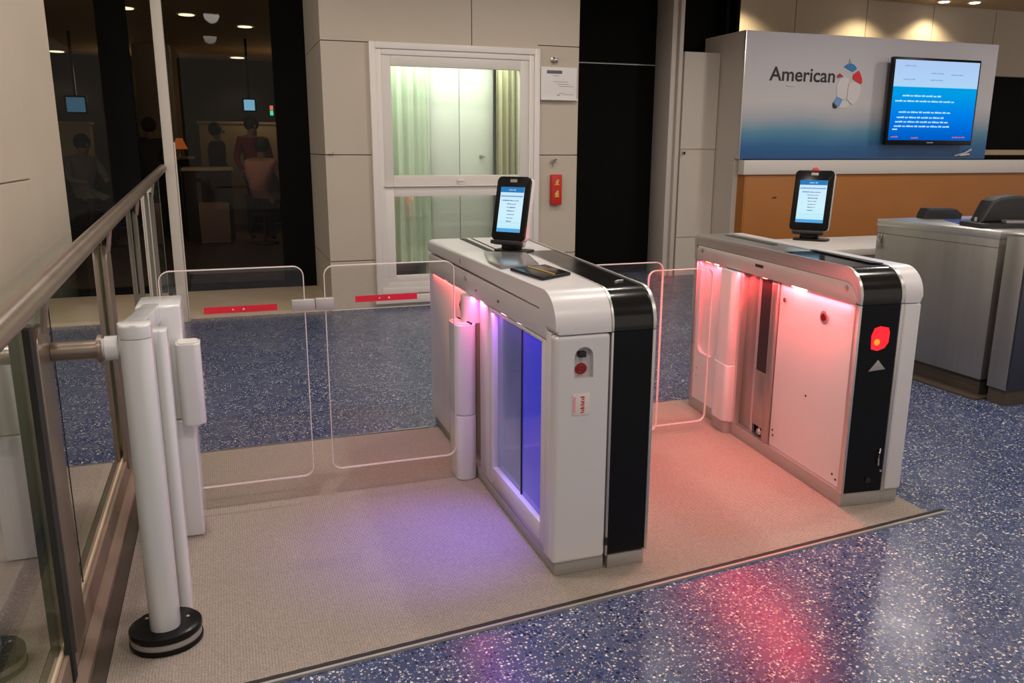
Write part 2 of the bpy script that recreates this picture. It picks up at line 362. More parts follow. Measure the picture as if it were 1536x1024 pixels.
struct(core.build('wall_pillar', M['groove'], smooth=False), 'joint-coloured core of the beige pillar', 'wall')
nk = MB(); nk.box(-.075, -.035, PY-.03, PY, 1.405, 1.412).box(-.042, -.034, PY-.03, PY-.02, 1.405, 1.425)
tag(nk.build('wall_hook', M['brass']), 'small metal hook on the pillar left of the booth window', 'hook')

# booth behind the window
bt = MB(); bt.box(.33, 1.90, 6.40, 6.44, .14, 2.37); bt.box(.33, .35, PY+.05, 6.4, .14, 2.37); bt.box(1.88, 1.90, PY+.05, 6.4, .14, 2.37); bt.box(.33, 1.9, PY+.05, 6.4, 2.35, 2.37)
struct(bt.build('wall_booth', M['boothwhite'], smooth=False), 'white inner walls of the lit booth', 'wall')
bf = MB(); bf.box(.33, 1.9, PY+.05, 6.4, .10, .15)
struct(bf.build('floor_booth', M['boothfloor'], smooth=False), 'dull brown floor inside the booth', 'floor')
lamp('booth_light', 'AREA', (1.1, 5.42, 2.33), 10, (.93, 1, .86), size=1.3, size_y=.25)
lamp('lounge_counter_fill', 'POINT', (-.3, 14.1, 2.35), 2.5, (1, .75, .45), rad=.1)  # added fill to brighten the cream counters, no fitting modelled
def curtain(name, x0, x1, y, z0, z1, amp, freq, mat, label, seed=0):
    mb = MB(); n = 90; ph = seed*1.7
    rows = []
    for th_ in (0, .006):
        for z in (z0, (z0+z1)/2, z1):
            k = 1+.25*(z1-z)/(z1-z0)
            rows.append([mb.b.verts.new((x0+(x1-x0)*i/n, y+th_+amp*k*(math.sin(freq*i/n*2*PI+ph+.4*z)+.45*math.sin(freq*2.3*i/n*2*PI+ph*2)), z)) for i in range(n+1)])
    for a, b in ((0, 1), (1, 2), (3, 4), (4, 5)):
        for i in range(n): mb.b.faces.new((rows[a][i], rows[a][i+1], rows[b][i+1], rows[b][i]))
    for a, b in ((0, 3), (2, 5)):
        for i in range(n): mb.b.faces.new((rows[a][i], rows[a][i+1], rows[b][i+1], rows[b][i]))
    return tag(mb.build(name, mat), label, 'curtain')
curtain('curtain', .37, .96, 5.62, .36, 2.34, .022, 5, M['curtain'], 'pale green pleated curtain on the left inside the booth', 1)
curtain('curtain', 1.62, 1.87, 5.58, .36, 2.34, .02, 4, M['curtain2'], 'olive yellow pleated curtain on the right inside the booth', 3)
ld = thing('locker_panel', (1.3, 5.72, .16), 'tall white locker doors between the booth curtains', 'locker')
for x0, x1 in ((-.36, -.022), (-.016, .33)):
    d = B(x0, x1, -.015, .015, .02, 2.17, .004).build('door', M['boothwhite'], ld)
MB().cyl((.20, -.03, 1.22), (.20, -.015, 1.22), .018, n=16).box(.19, .235, -.04, -.03, 1.215, 1.228).build('handle', M['brass'], ld)
B(-.375, .345, .016, .4, 0, 2.18).build('cabinet_body', M['boothwhite'], ld)

# booth window frame
wf = thing('window_1', (1.11, PY, .13), 'cream framed sash window in the beige pillar', 'window'); tag(wf, kind='structure')
def ring(mb, x0, x1, z0, z1, w, y0, y1, bev=.004, wb=None, wt=None):
    wb = wb or w; wt = wt or w
    mb.box(x0, x0+w, y0, y1, z0, z1, bev); mb.box(x1-w, x1, y0, y1, z0, z1, bev)
    mb.box(x0+w, x1-w, y0, y1, z0, z0+wb, bev); mb.box(x0+w, x1-w, y0, y1, z1-wt, z1, bev)
mb = MB(); ring(mb, -.80, .80, 0, 2.235, .055, -.045, .05); ring(mb, -.745, .745, .055, 2.18, .05, -.03, .05)
mb.build('window_frame', M['frame'], wf)
mb = MB(); ring(mb, -.695, .695, 1.0, 2.13, .085, -.018, .04, wb=.085, wt=.09); mb.build('upper_sash', M['framein'], wf)
mb = MB(); ring(mb, -.695, .695, .105, .995, .085, -.022, .04, wb=.06, wt=.10); mb.build('lower_sash', M['frame'], wf)
B(-.70, .70, -.05, .0, .985, 1.0, .003).build('sash_rail', M['frame'], wf)
latch = MB().cyl((.02, -.018, 1.035), (.02, -.04, 1.035), .035, n=24, bev=.005); latch.box(-.012, .052, -.05, -.04, 1.03, 1.042, .002); latch.build('latch', M['frame'], wf)
B(-.61, .61, .005, .011, 1.085, 2.04).build('upper_pane', M['winglass'], wf, smooth=False)
B(-.61, .61, .005, .011, .165, .895).build('lower_pane', M['winglass'], wf, smooth=False)
sk = MB(); sk.box(-.82, .82, -.06, -.0, -.09, -.01, .006); sk.build('sill', M['frame'], wf)

# notice, hook, red extinguisher-style plate on the right of the window
nt_ = thing('notice_board', (2.11, PY, 1.925), 'white printed notice plate on the pillar right of the booth window', 'sign')
B(-.185, .185, -.022, -.002, 0, .285, .004).build('plate', M['paper'], nt_)
MB().box(-.19, .19, -.05, -.0, -.018, .0, .004).build('ledge', M['paper'], nt_)
B(-.125, .03, -.025, -.0215, .225, .255, .001).build('printed_heading', M['greybar'], nt_)
pt = MB()
for (x, w, z) in ((-.06, .06, .205), (-.06, .15, .150), (-.02, .12, .128), (-.0, .15, .110), (.0, .05, .045), (.04, .11, .035)): pt.box(x, x+w, -.0235, -.0215, z, z+.005)
pt.box(-.02, .01, -.0235, -.0215, .025, .035); pt.build('printed_lines', M['greyprint'], nt_)
hk = MB(); hk.box(2.03, 2.10, PY-.008, PY-.001, 2.25, 2.30, .012); hk.ball((2.065, PY-.03, 2.27), .028, (1, .8, .8)); hk.cyl((2.065, PY-.05, 2.285), (2.065, PY-.005, 2.285), .012)
tag(hk.build('wall_camera', M['brass']), 'small silver fitting above the white notice on the pillar', 'fitting')
hk = MB(); hk.cyl((2.065, PY-.02, 1.345), (2.065, PY-.001, 1.345), .018, n=16); hk.tube([(2.03, PY-.03, 1.325), (2.06, PY-.045, 1.33), (2.09, PY-.03, 1.365), (2.06, PY-.03, 1.30)], .008)
tag(hk.build('wall_hook', M['brass']), 'silver coat hook just above the red box on the pillar', 'hook')
rb = thing('red_box', (2.092, PY, .925), 'slim upright red call box with gold marks on the pillar', 'call box')
B(-.055, .055, -.055, .0005, 0, .29, .01, 3).build('case', M['red'], rb)
for (x, z, r) in ((0, .215, .016), (0, .105, .022)):
    g = MB(); g.cyl((x, -.058, z), (x, -.0545, z), r, n=8); g.box(x-.024, x+.024, -.058, -.0545, z-r-.008, z-r+.002); g.box(x-.004, x+.02, -.058, -.0545, z+r-.003, z+r+.012)
    g.build('gold_marking', M['gold'], rb)

# dark doorway right of the pillar, its trim and the pale panels beside it
dk = MB(); dk.box(2.31, 4.18, 6.5, 6.55, 0, ZC)
struct(dk.build('wall_dark_recess', M['dark'], smooth=False), 'black glossy recess wall right of the beige pillar', 'wall')
struct(MB().box(2.32, 4.1, 6.49, 6.497, 2.40, 2.412).build('trim_2', M['skirt'], smooth=False), 'thin grey line across the black recess', 'trim')
struct(MB().box(3.86, 3.93, 6.12, 6.49, 0, ZC, .004).box(3.935, 3.985, 6.08, 6.49, 0, ZC, .004).build('trim_3', M['beige2']), 'pale metal jamb right of the black recess', 'trim')
struct(MB().box(3.99, 4.84, 6.49, 6.55, 2.5, ZC).box(4.66, 4.70, 6.3, 6.49, 2.5, ZC).box(4.80, 4.84, 6.3, 6.49, 2.5, ZC).build('wall_dark_opening', M['dark'], smooth=False), 'dark opening above the pale wall panels', 'wall')
pn = MB(); panels(pn, 4.02, 4.48, 0, 2.525, 6.1, (.45, 1.46), ()); pn.box(4.02, 4.48, 6.12, 6.49, 0, 2.52)
struct(pn.build('wall_pale_panels', M['beige2'], smooth=False), 'pale panels between the black recess and the airline sign', 'wall')
hk = MB(); hk.cyl((4.05, 6.095, 1.42), (4.05, 6.06, 1.42), .014, n=12).box(4.035, 4.065, 6.06, 6.07, 1.40, 1.44, .003)
tag(hk.build('wall_hook', M['brass']), 'small dark hook on the pale panels left of the airline sign', 'hook')

# sign wall
sw = MB(); sw.box(4.49, 8.12, 5.665, 6.45, 1.36, 2.72); sw.box(4.49, 4.60, 5.72, 6.45, 0, 1.36)
struct(sw.build('wall_sign', M['beige2'], smooth=False), 'pale boxed wall carrying the airline sign', 'wall')
sb = thing('sign_board', (0, 0, 0), 'wide airline sign fading from pale grey to deep blue', 'sign')
MB().box(4.51, 8.12, 5.645, 5.664, 1.355, 2.715, .003).build('board', M['sign'], sb, smooth=False)
MB().box(4.488, 4.508, 5.64, 5.664, 1.355, 2.71, .002).build('edge_strip', M['silver'], sb)
lt = text_mesh('American', 'lettering', M['ink'], sb, 1.0, Matrix.Identity(4), .01, .014)
xs_ = [v.co.x for v in lt.data.vertices]; ys_ = [v.co.y for v in lt.data.vertices if v.co.x < min(xs_)+.5]
kx = .885/(max(xs_)-min(xs_)); ky = .150/(max(ys_)-min(ys_))
for v in lt.data.vertices: v.co = Vector((4.826+(v.co.x-min(xs_))*kx, 5.6425-v.co.z*.1, 2.206+(v.co.y-min(ys_))*ky))
def flat(name, pts, mat, y0=5.636, y1=5.644):
    mb = MB(); mb.prism(pts, 'y', y0, y1); return mb.build(name, M[mat], sb, smooth=False)
flat('emblem_body', [(5.912, 2.194), (5.972, 2.224), (6.075, 2.195), (6.088, 2.133), (6.071, 2.059), (6.026, 1.992), (5.976, 1.971), (5.901, 2.031)], 'logowhite')
flat('emblem_body', [(5.743, 2.173), (5.781, 2.247), (5.851, 2.273), (5.905, 2.255), (5.89, 2.03), (5.838, 2.025), (5.762, 2.056)], 'logowhite', 5.638)
flat('emblem_tail', [(5.84, 2.013), (5.891, 2.026), (5.956, 1.962), (5.891, 1.932), (5.797, 1.93)], 'logowhite', 5.639)
flat('emblem_blue', [(5.822, 2.385), (5.86, 2.41), (5.9, 2.424), (5.951, 2.414), (5.985, 2.392), (6.005, 2.363), (5.95, 2.333)], 'logoblue')
flat('emblem_red', [(5.964, 2.305), (6.035, 2.348), (6.067, 2.304), (6.09, 2.26), (6.097, 2.216), (6.074, 2.203), (5.957, 2.256)], 'logored')
flat('emblem_crimson', [(5.739, 2.258), (5.745, 2.29), (5.774, 2.31), (5.825, 2.274)], 'logodark')
flat('emblem_light_blue', [(5.757, 2.05), (5.839, 2.017), (5.8, 1.951), (5.741, 1.97), (5.726, 2.01)], 'logolight')
flat('emblem_tip', [(5.715, 1.994), (5.73, 1.97), (5.78, 1.942), (5.767, 1.926), (5.725, 1.925), (5.709, 1.961)], 'ink')
flat('emblem_fin', [(5.89, 2.428), (5.894, 2.476), (5.926, 2.429)], 'logogrey')
flat('emblem_small_print', [(5.06, 2.155), (5.16, 2.155), (5.16, 2.165), (5.06, 2.165)], 'logowhite')
MB().tube([(7.62, 5.635, 1.40), (7.75, 5.63, 1.42), (7.86, 5.625, 1.47)], .012).tube([(7.7, 5.63, 1.40), (7.84, 5.63, 1.415)], .012).build('printed_plane', M['logowhite'], sb)

# television on the sign
tv = thing('television', (7.06, 5.52, 1.52), 'flat screen television with a blue display hung on the airline sign', 'television')
B(-.665, .66, -.02, .035, 0, .985, .012, 3).build('casing', M['black'], tv)
B(-.30, .30, .035, .123, .2, .7, .01).build('wall_mount', M['blackm'], tv)
scr = B(-.635, .63, -.024, -.0195, .055, .955).build('screen', screen_mat('television_screen', [(0, (.0, .10, .55)), (.30, (.0, .20, .80)), (.60, (.0, .33, .78)), (.668, (.0, .33, .76)), (.672, (.42, .66, .92)), (1, (.42, .58, .88))], 1.0, 'Z', .055, .955), tv, smooth=False)
txw = glow('screen_pale_text', (.45, .75, 1), 1.0); txg = glow('screen_grey_text', (.25, .42, .68), .9)
def bars(name, mat, parent, lst, y0, y1, h):
    for x, z, w in lst:
        mb = MB(); k = max(1, int(w/(h*3.2))); step = w/k
        for i in range(k): mb.box(x+i*step, x+i*step+step*(.72 if i % 3 else .9), y0, y1, z, z+h*(1 if i % 2 else .8))
        mb.build(name, mat, parent, smooth=False)
bars('caption_line', txw, scr, [(-.49, .55, .58), (-.59, .49, .9), (-.52, .365, .78), (-.54, .305, .72), (-.56, .255, .80), (-.57, .205, .85), (-.59, .17, .08)], -.0265, -.024, .018)
bars('heading_line', txg, scr, [(-.5, .885, .16), (-.5, .735, .17), (-.1, .81, .2), (.2, .80, .2), (-.1, .735, .2)], -.0265, -.024, .012)
bars('footer_mark', glow('screen_red_text', (.8, .2, .3), .7), scr, [(-.60, .085, .12), (-.3, .075, .12), (.33, .085, .2)], -.0265, -.024, .014)
B(-.05, .05, -.0225, -.0195, .022, .034).build('maker_mark', M['skirt'], tv)

# long counter below the sign
bc = thing('sign_counter', (4.55, 5.58, 0), 'long orange wood counter with a cream top below the airline sign', 'counter')
B(-.04, 8, -.03, .085, 1.185, 1.345, .006).build('counter_top', M['counterwhite'], bc)
B(.02, 8, .0, .085, .06, 1.183, .003).build('front_panel', M['orange'], bc)
B(.0, .018, -.0, .5, .06, 1.183, .002).build('end_panel', M['orange'], bc)
B(.02, 8, .03, .08, 0, .058).build('toe_kick', M['blackm'], bc)
for x in (4.95, 4.98, 5.62):
    sc_ = MB(); sc_.cyl((x-4.55, -.006, .93+.1*(x-5)), (x-4.55, .001, .93+.1*(x-5)), .012, n=10)
    sc_.build('screw', M['dkbrown'], bc)
# far wall with washed light, right of and behind the sign
fw = MB()
xx = [4.4+i*1.25 for i in range(7)]
for a, b in zip(xx, xx[1:]): fw.box(a+.006, b-.006, 8, 8.04, 2.62, ZC)
fw.box(4.3, 14, 8.04, 8.1, 2.62, ZC)
struct(fw.build('wall_far', M['beige'], smooth=False), 'tall beige wall lit by downlights behind the sign', 'wall')
struct(B(4.3, 14, 8.105, 8.2, 0, 2.75).build('wall_dark_bay', M['dark'], smooth=False), 'dark bay below the washed wall at the far right', 'wall')
struct(B(8.15, 14, 6.6, 7.0, 1.40, 1.47).build('trim_4', M['tan'], smooth=False), 'tan ledge at the right of the airline sign', 'trim')
struct(B(11.85, 14, 7.95, 8.0, 2.62, ZC).build('wall_dark_end', M['dkbrown'], smooth=False), 'dark brown end of the washed wall', 'wall')
ce = MB(); ce.box(-4, 14, -6, 6.5, ZC, ZC+.05); ce.box(2.3, 14, 6.5, 9, ZC, ZC+.05)
struct(ce.build('ceiling', M['ceiling'], smooth=False), 'warm brown ceiling with recessed downlights', 'ceiling')

# downlights
def downlight(x, y, z, e, label, cat='ceiling light', spot=172, blend=.45, r=.07, group=None, disc='down', col=(1, .925, .85), src=.12, thick=.02):
    t = thing('ceiling_light', (x, y, z), label, cat, group=group)
    mb = MB(); mb.prism([(r*1.35*math.cos(2*PI*i/24), r*1.35*math.sin(2*PI*i/24)) for i in range(24)], 'z', -.008, -.0005); mb.build('trim_ring', M['counterwhite'], t)
    mb = MB(); mb.cyl((0, 0, -.016), (0, 0, -.0085), r, n=24); mb.build('lens', M[disc], t)
    if e: lamp('spot', 'SPOT', (0, 0, -.03), e, col, t, spot=math.radians(spot), blend=blend, rad=src)
    return t
for x, y, e in ((-1.0, -2.6, 1.2), (1.2, -2.6, 1), (3.0, -2.2, 1), (5.0, -1.5, .9), (-.95, 0.3, 1.1), (1.3, .6, 1), (3.2, .4, 1), (5.41, 3.51, 1), (-.5, 2.9, 1.1), (2.0, 3.0, 1), (8.2, 3.6, 1), (6.2, .8, .9)):
    downlight(x, y, ZC, 112*e, 'round recessed ceiling downlight above the boarding gate area', group='downlights over the gates')
for x, y, z in ((9.27, 7.70, ZC), (9.75, 7.60, ZC)):
    downlight(x, y, z, 105 if x < 9.5 else 0, 'bright round downlight in the brown ceiling above the airline sign, %s of the pair' % ('left' if x < 9.5 else 'right'), spot=128, blend=.55, col=(1, .80, .48))
for x in (5.9, 8.0):
    downlight(x, 7.60, ZC, 95, 'recessed wall washer lighting the beige wall behind the sign', spot=128, blend=.55, col=(1, .80, .48), group='wall washers behind the sign')

# ------------------------------------------------------------------ lounge behind the glass
LB = 16.0
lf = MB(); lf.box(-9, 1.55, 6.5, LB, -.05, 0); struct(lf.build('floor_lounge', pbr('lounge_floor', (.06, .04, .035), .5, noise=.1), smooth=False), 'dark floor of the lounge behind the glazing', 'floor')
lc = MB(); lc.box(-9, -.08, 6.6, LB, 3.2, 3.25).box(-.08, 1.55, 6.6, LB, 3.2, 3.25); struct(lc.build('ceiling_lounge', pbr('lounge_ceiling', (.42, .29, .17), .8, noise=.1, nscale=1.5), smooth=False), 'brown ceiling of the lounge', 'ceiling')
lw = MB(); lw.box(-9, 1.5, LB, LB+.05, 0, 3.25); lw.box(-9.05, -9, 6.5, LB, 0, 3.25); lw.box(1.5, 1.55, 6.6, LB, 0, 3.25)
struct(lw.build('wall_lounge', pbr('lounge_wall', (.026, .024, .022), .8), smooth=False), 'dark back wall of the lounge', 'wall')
gz = thing('window_2', (0, 6.5, 0), 'tall dark glazing of the lounge behind the gates', 'window'); tag(gz, kind='structure')
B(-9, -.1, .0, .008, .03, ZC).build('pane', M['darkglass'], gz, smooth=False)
fm = MB(); fm.box(-.42, -.10, -.03, .05, .03, ZC).box(-1.98, -1.72, -.06, .05, .03, ZC).box(-9, -.1, -.02, .03, .03, .10); fm.build('mullion', M['dark'], gz)
pp = MB(); pp.box(-1.415, -1.335, 5.02, 5.09, 0, ZC, .006); pp.box(-1.333, -1.322, 5.035, 5.085, .0, 1.5, .003)
tag(pp.build('steel_column', M['beige2']), 'slim pale upright column at the far end of the glass railing', 'column')
# column and furniture
clm = MB(); clm.cyl((-1.95, 14, 0), (-1.95, 14, 3.2), .36, n=32)
tag(clm.build('round_column', pbr('lounge_column', (.34, .26, .17), .6)), 'round tan column inside the dark lounge', 'column')
lo_cream = pbr('lounge_cream', (.62, .50, .30), .5); lo_dark = pbr('lounge_dark_fabric', (.035, .028, .026), .8); lo_red = pbr('lounge_red_fabric', (.40, .04, .03), .6)
lo_skin = pbr('skin', (.35, .18, .11), .5); lo_hair = pbr('black_hair', (.01, .008, .007), .6)
def counter_unit(name, x0, x1, y, z0, z1, mat, label, cat='counter', d=.4):
    t = thing(name, ((x0+x1)/2, y, 0), label, cat); w = (x1-x0)/2
    B(-w, w, 0, d, z1-.05, z1, .008).build('top', lo_cream, t); B(-w+.03, w-.03, .03, d-.03, max(0, z0), z1-.052, .004).build('front', mat, t); return t
counter_unit('service_counter', -1.35, .7, 14.6, 0, 1.95, lo_cream, 'lit cream partition counter at the back of the lounge, right part')
counter_unit('service_counter', -4.6, -3.1, 14.2, 0, 1.90, lo_cream, 'lit cream partition counter at the back of the lounge, left part')
counter_unit('bar_table', -1.58, -.80, 11.8, 0, 1.15, lo_dark, 'dark bar table with a pale top in the middle of the lounge', 'table', d=1.0)
counter_unit('side_table', -.2, .5, 9.6, 0, 1.15, lo_red, 'red fronted side table at the right of the lounge', 'table', d=.5)
counter_unit('side_table', -2.0, -1.40, 12.9, 0, 1.32, lo_dark, 'dark low shelf unit with a pale top beside the round column', 'table', d=.4)
def bench(name, x, y, w, label, mat):
    t = thing(name, (x, y, 0), label, 'sofa'); B(-w/2, w/2, 0, .7, .1, .55, .05, 3).build('seat', mat, t); B(-w/2, w/2, -.12, .08, .1, 1.1, .06, 3).build('backrest', mat, t)
bench('lounge_sofa', -.2, 13.7, .7, 'dark padded sofa right of the pale bar table in the lounge', lo_dark)
bench('lounge_sofa', -3.4, 13.1, 1.0, 'dark padded sofa at the left end of the lounge', lo_dark)

bx = B(-1.35, -.9, 11.3, 11.7, 0, .62, .02).build('storage_box', pbr('lounge_mauve', (.26, .16, .14), .6)); tag(bx, 'mauve box unit standing in front of the pale bar table', 'box')
def wall_screen(x, y, z, w, h, col, s, label):
    t = thing('wall_screen', (x, y, z), label, 'screen'); B(-w/2-.03, w/2+.03, 0, .05, -.03, h+.03, .01).build('casing', M['black'], t)
    B(-w/2, w/2, -.006, -.0005, 0, h).build('screen', glow('lounge_screen', col, s), t, smooth=False)
    B(-.02, .02, .01, .04, h+.031, 3.2-z).build('hanger', M['black'], t)
wall_screen(-.46, 12.4, 2.07, .17, .17, (.25, .62, .95), 1.0, 'small bright blue screen in the lounge, right of the pale column')
wall_screen(-3.05, 12.4, 2.0, .26, .22, (.10, .26, .42), .5, 'dim blue screen in the lounge, at the far left')
wall_screen(-2.6, 12.6, 2.04, .15, .14, (.7, .6, .8), .6, 'small lilac screen beside the dim blue one in the lounge')
def lamp_table(x, y, z, label, col, s):
    t = thing('table_lamp', (x, y, z), label, 'lamp'); MB().cyl((0, 0, .12), (0, 0, .3), .13, .05).build('lamp_shade', glow('lamp_shade_glow', col, s), t); MB().cyl((0, 0, 0), (0, 0, .12), .015).cyl((0, 0, 0), (0, 0, .02), .07).build('base', M['brass'], t)
lamp_table(-1.62, 13.05, 1.32, 'small table lamp with an orange shade by the round column', (.9, .22, .05), .35)
for x, z, c, s_, w in ((-.05, 2.08, (.1, .9, .6), 1.2, .03), (-.05, 2.17, (1, .25, .15), 1.0, .03), (.08, 1.95, (.9, .6, .2), .6, .04)):
    tag(MB().cyl((x*1.2+.02, 13.6, z-.04), (x*1.2+.02, 13.6, z+.04), w, n=10).build('indicator_light', glow('indicator', c, s_)), {.03: 'tiny coloured light glowing at the back right of the lounge'}.get(w, 'tiny amber light glowing at the back right of the lounge'), 'light', 'tiny lights at the back of the lounge' if w == .03 else None)

def person(x, y, rz, pose, shirt, trousers, hair, label, s=1.0):
    """one skinned body; pose: stand / sit"""
    t = thing('person', (x, y, 0), label, 'person', rz)
    if pose == 'stand':
        J = {'pel': (0, 0, .95), 'che': (0, .02, 1.3), 'neck': (0, 0, 1.47), 'head': (0, -.02, 1.62), 'ls': (-.19, 0, 1.42), 'le': (-.25, .02, 1.14), 'lh': (-.2, -.14, .95),
             'rs': (.19, 0, 1.42), 're': (.26, .02, 1.14), 'rh': (.22, -.12, .93), 'lk': (-.1, -.02, .5), 'lf': (-.11, 0, .07), 'lt': (-.12, -.16, .04), 'rk': (.1, .0, .5), 'rf': (.12, .02, .07), 'rt': (.13, -.14, .04)}
    else:
        J = {'pel': (0, .1, .62), 'che': (0, .04, .98), 'neck': (0, -.03, 1.16), 'head': (0, -.09, 1.31), 'ls': (-.19, 0, 1.1), 'le': (-.25, -.12, .85), 'lh': (-.12, -.34, .82),
             'rs': (.19, 0, 1.1), 're': (.25, -.12, .85), 'rh': (.12, -.36, .84), 'lk': (-.12, -.36, .6), 'lf': (-.12, -.36, .1), 'lt': (-.12, -.5, .05), 'rk': (.12, -.36, .6), 'rf': (.12, -.36, .1), 'rt': (.12, -.5, .05)}
    Rr = {'pel': .15, 'che': .16, 'neck': .06, 'head': .095, 'ls': .07, 'le': .05, 'lh': .035, 'rs': .07, 're': .05, 'rh': .035, 'lk': .065, 'lf': .045, 'lt': .04, 'rk': .065, 'rf': .045, 'rt': .04}
    E = [('pel', 'che'), ('che', 'neck'), ('neck', 'head'), ('che', 'ls'), ('ls', 'le'), ('le', 'lh'), ('che', 'rs'), ('rs', 're'), ('re', 'rh'), ('pel', 'lk'), ('lk', 'lf'), ('lf', 'lt'), ('pel', 'rk'), ('rk', 'rf'), ('rf', 'rt')]
    ks = list(J); me = bpy.data.meshes.new('body'); me.from_pydata([Vector(J[k])*s for k in ks], [(ks.index(a), ks.index(b)) for a, b in E], [])
    o = bpy.data.objects.new('body', me); C.objects.link(o)
    o.modifiers.new('skin', 'SKIN'); o.modifiers.new('sub', 'SUBSURF').levels = 1
    for i, k in enumerate(ks): me.skin_vertices[0].data[i].radius = (Rr[k]*s, Rr[k]*s)
    me.skin_vertices[0].data[0].use_root = True
    bpy.context.view_layer.update()
    m2 = bpy.data.meshes.new_from_object(o.evaluated_get(bpy.context.evaluated_depsgraph_get())); o.modifiers.clear(); o.data = m2
    for mm in (shirt, trousers, lo_skin): m2.materials.append(mm)
    nz = J['neck'][2]*s; pz = J['pel'][2]*s
    for p in m2.polygons:
        c = p.center; p.use_smooth = True
        hand = min((c-Vector(J['lh'])*s).length, (c-Vector(J['rh'])*s).length) < .06*s
        p.material_index = 2 if (c.z > nz-.01 or hand) else (0 if c.z > pz-.02 and (pose == 'stand' or c.y > -.5) else 1)
    o.parent = t
    h = Vector(J['head'])*s
    MB().ball((h.x, h.y+.034*s, h.z+.032*s), .108*s, (1, 1.0, 1.05)).build('hair', hair, t)
    fc = MB().ball((h.x, h.y-.105*s, h.z-.01*s), .022*s, (.8, 1, 1.2), 10)
    fc.build('nose', lo_skin, t)
    return t
blk = pbr('black_clothing', (.02, .018, .02), .8); drk = pbr('dark_red_clothing', (.22, .02, .02), .8); pnk = pbr('pink_clothing', (.55, .26, .22), .8); gry = pbr('grey_clothing', (.22, .21, .22), .8)
person(-2.02, 12.3, 2.9, 'stand', blk, blk, lo_hair, 'person in black with round dark hair standing by the tan column in the lounge', 1.10)
person(-1.02, 13.45, 1.9, 'stand', blk, blk, lo_hair, 'person in a black top standing by the pale bar table', 1.08)
person(-.46, 12.0, .3, 'stand', drk, blk, lo_hair, 'person in dark red clothing standing at the right of the lounge', 1.12)
person(-.40, 10.9, 2.6, 'sit', pnk, blk, lo_hair, 'person in a pink top seated at the right of the lounge', 1.12)
person(-3.0, 12.0, .6, 'sit', gry, blk, lo_hair, 'person in grey clothing seated at the left of the lounge', 1.15)

for (x, y, lb) in ((-.40, 11.0, 'dark round stool under the person in pink'), (-3.02, 12.12, 'dark round stool under the person in grey')):
    o = MB().cyl((0, 0, 0), (0, 0, .45), .03).cyl((0, 0, 0), (0, 0, .03), .2).cyl((0, 0, .45), (0, 0, .50), .2, bev=.01).build('stool', lo_dark); o.location = (x, y, 0); tag(o, lb, 'stool')

for i, (x, y, lb) in enumerate(((-1.99, 9.77, 'large pale downlight in the lounge ceiling, leftmost of the near ones'), (-1.27, 10.06, 'pale downlight in the lounge ceiling just right of the slim column'), (-.5, 10.94, 'pale downlight in the lounge ceiling at the right'), (-3.71, 15.5, 'small far downlight in the lounge ceiling at the left'), (-.52, 15.4, 'small far downlight in the lounge ceiling at the right'))):
    downlight(x, y, 3.2, 13 if y < 12 else 20, lb, spot=110, r=.10 if i < 3 else .13, disc='lampdisc', col=(1, .74, .45))
lamp('lounge_fill', 'POINT', (-2.5, 15.0, 2.6), 6, (1, .75, .45), rad=.3)
lamp('lounge_fill', 'POINT', (.4, 14.0, 2.7), 5, (1, .75, .45), rad=.3)

# ------------------------------------------------------------------ glass railing on its kerb
kb = MB(); kb.box(-1.60, -1.468, -6, 5.1, .012, .15, .004)
struct(kb.build('trim_5', M['tan'], smooth=False), 'tan kerb under the glass railing', 'kerb')
kb = MB(); kb.box(-1.467, -1.455, -6, 5.1, .0, .135, .002); kb.prism([(-1.454, 0), (-1.425, 0), (-1.425, .028), (-1.442, .05), (-1.454, .05)], 'y', -6, 5.1)
struct(kb.build('trim_6', M['brown'], smooth=False), 'brown skirting on the face of the kerb', 'skirting')
struct(B(-1.424, -1.385, -6, 5.1, .0, .004).build('shadow_strip', M['dkbrown'], smooth=False), 'dark strip painted as the shadow between the kerb and the carpet', 'trim')  # shadow beside the kerb put in as a dark brown strip
rg = thing('glass_railing', (0, 0, 0), 'long glass railing with a round steel handrail along the left wall', 'railing')
hz_ = lambda y: 1.108+.037*y
MB().tube([(-1.43, y, hz_(y)) for y in (-3.5, -1, 1, 3, 5.02)], .031, 20).build('handrail', M['rail'], rg)
MB().tube([(-1.478, y, hz_(y)-.05) for y in (-3.5, -1, 1, 3, 5.02)], .012, 8).build('glass_channel', M['rail'], rg)
bays = [-3.4, -1.18, .215, 1.39, 2.60, 3.80, 5.0]
for a, b in zip(bays, bays[1:]):
    MB().prism([(a+.006, .145), (b-.006, .145), (b-.006, hz_(b)-.05), (a+.006, hz_(a)-.05)], 'x', -1.484, -1.472).build('glass_panel', M['railglass'], rg, smooth=False)
    MB().prism([(b-.0055, .15), (b+.001, .15), (b+.001, hz_(b)-.055), (b-.0055, hz_(b)-.055)], 'x', -1.485, -1.471).build('glass_joint', M['greenedge'] if b > 1 else M['blackm'], rg, smooth=False)
for y0, y1 in ((-1.36, -1.22), (-.10, .05), (1.30, 1.44), (2.64, 2.72), (3.86, 3.92)):
    z1 = hz_(y0)-.10
    MB().prism([(y0, .10)] + [(y1, .10)] + arc(y1-.05, z1-.05, .05, 0, 90, 5) + arc(y0+.05, z1-.05, .05, 90, 180, 5), 'x', -1.466, -1.446, .003).build('post', M['rail' if y0 < 2 else 'dimpost'], rg)
    MB().cyl((-1.446, (y0+y1)/2, z1-.02), (-1.43, (y0+y1)/2, hz_(y0)-.02), .009, n=10).build('handrail_bracket', M['rail'], rg)
B(-1.464, -1.448, -.165, -.130, .03, 1.02).build('rubber_gasket', M['rubber'], rg)

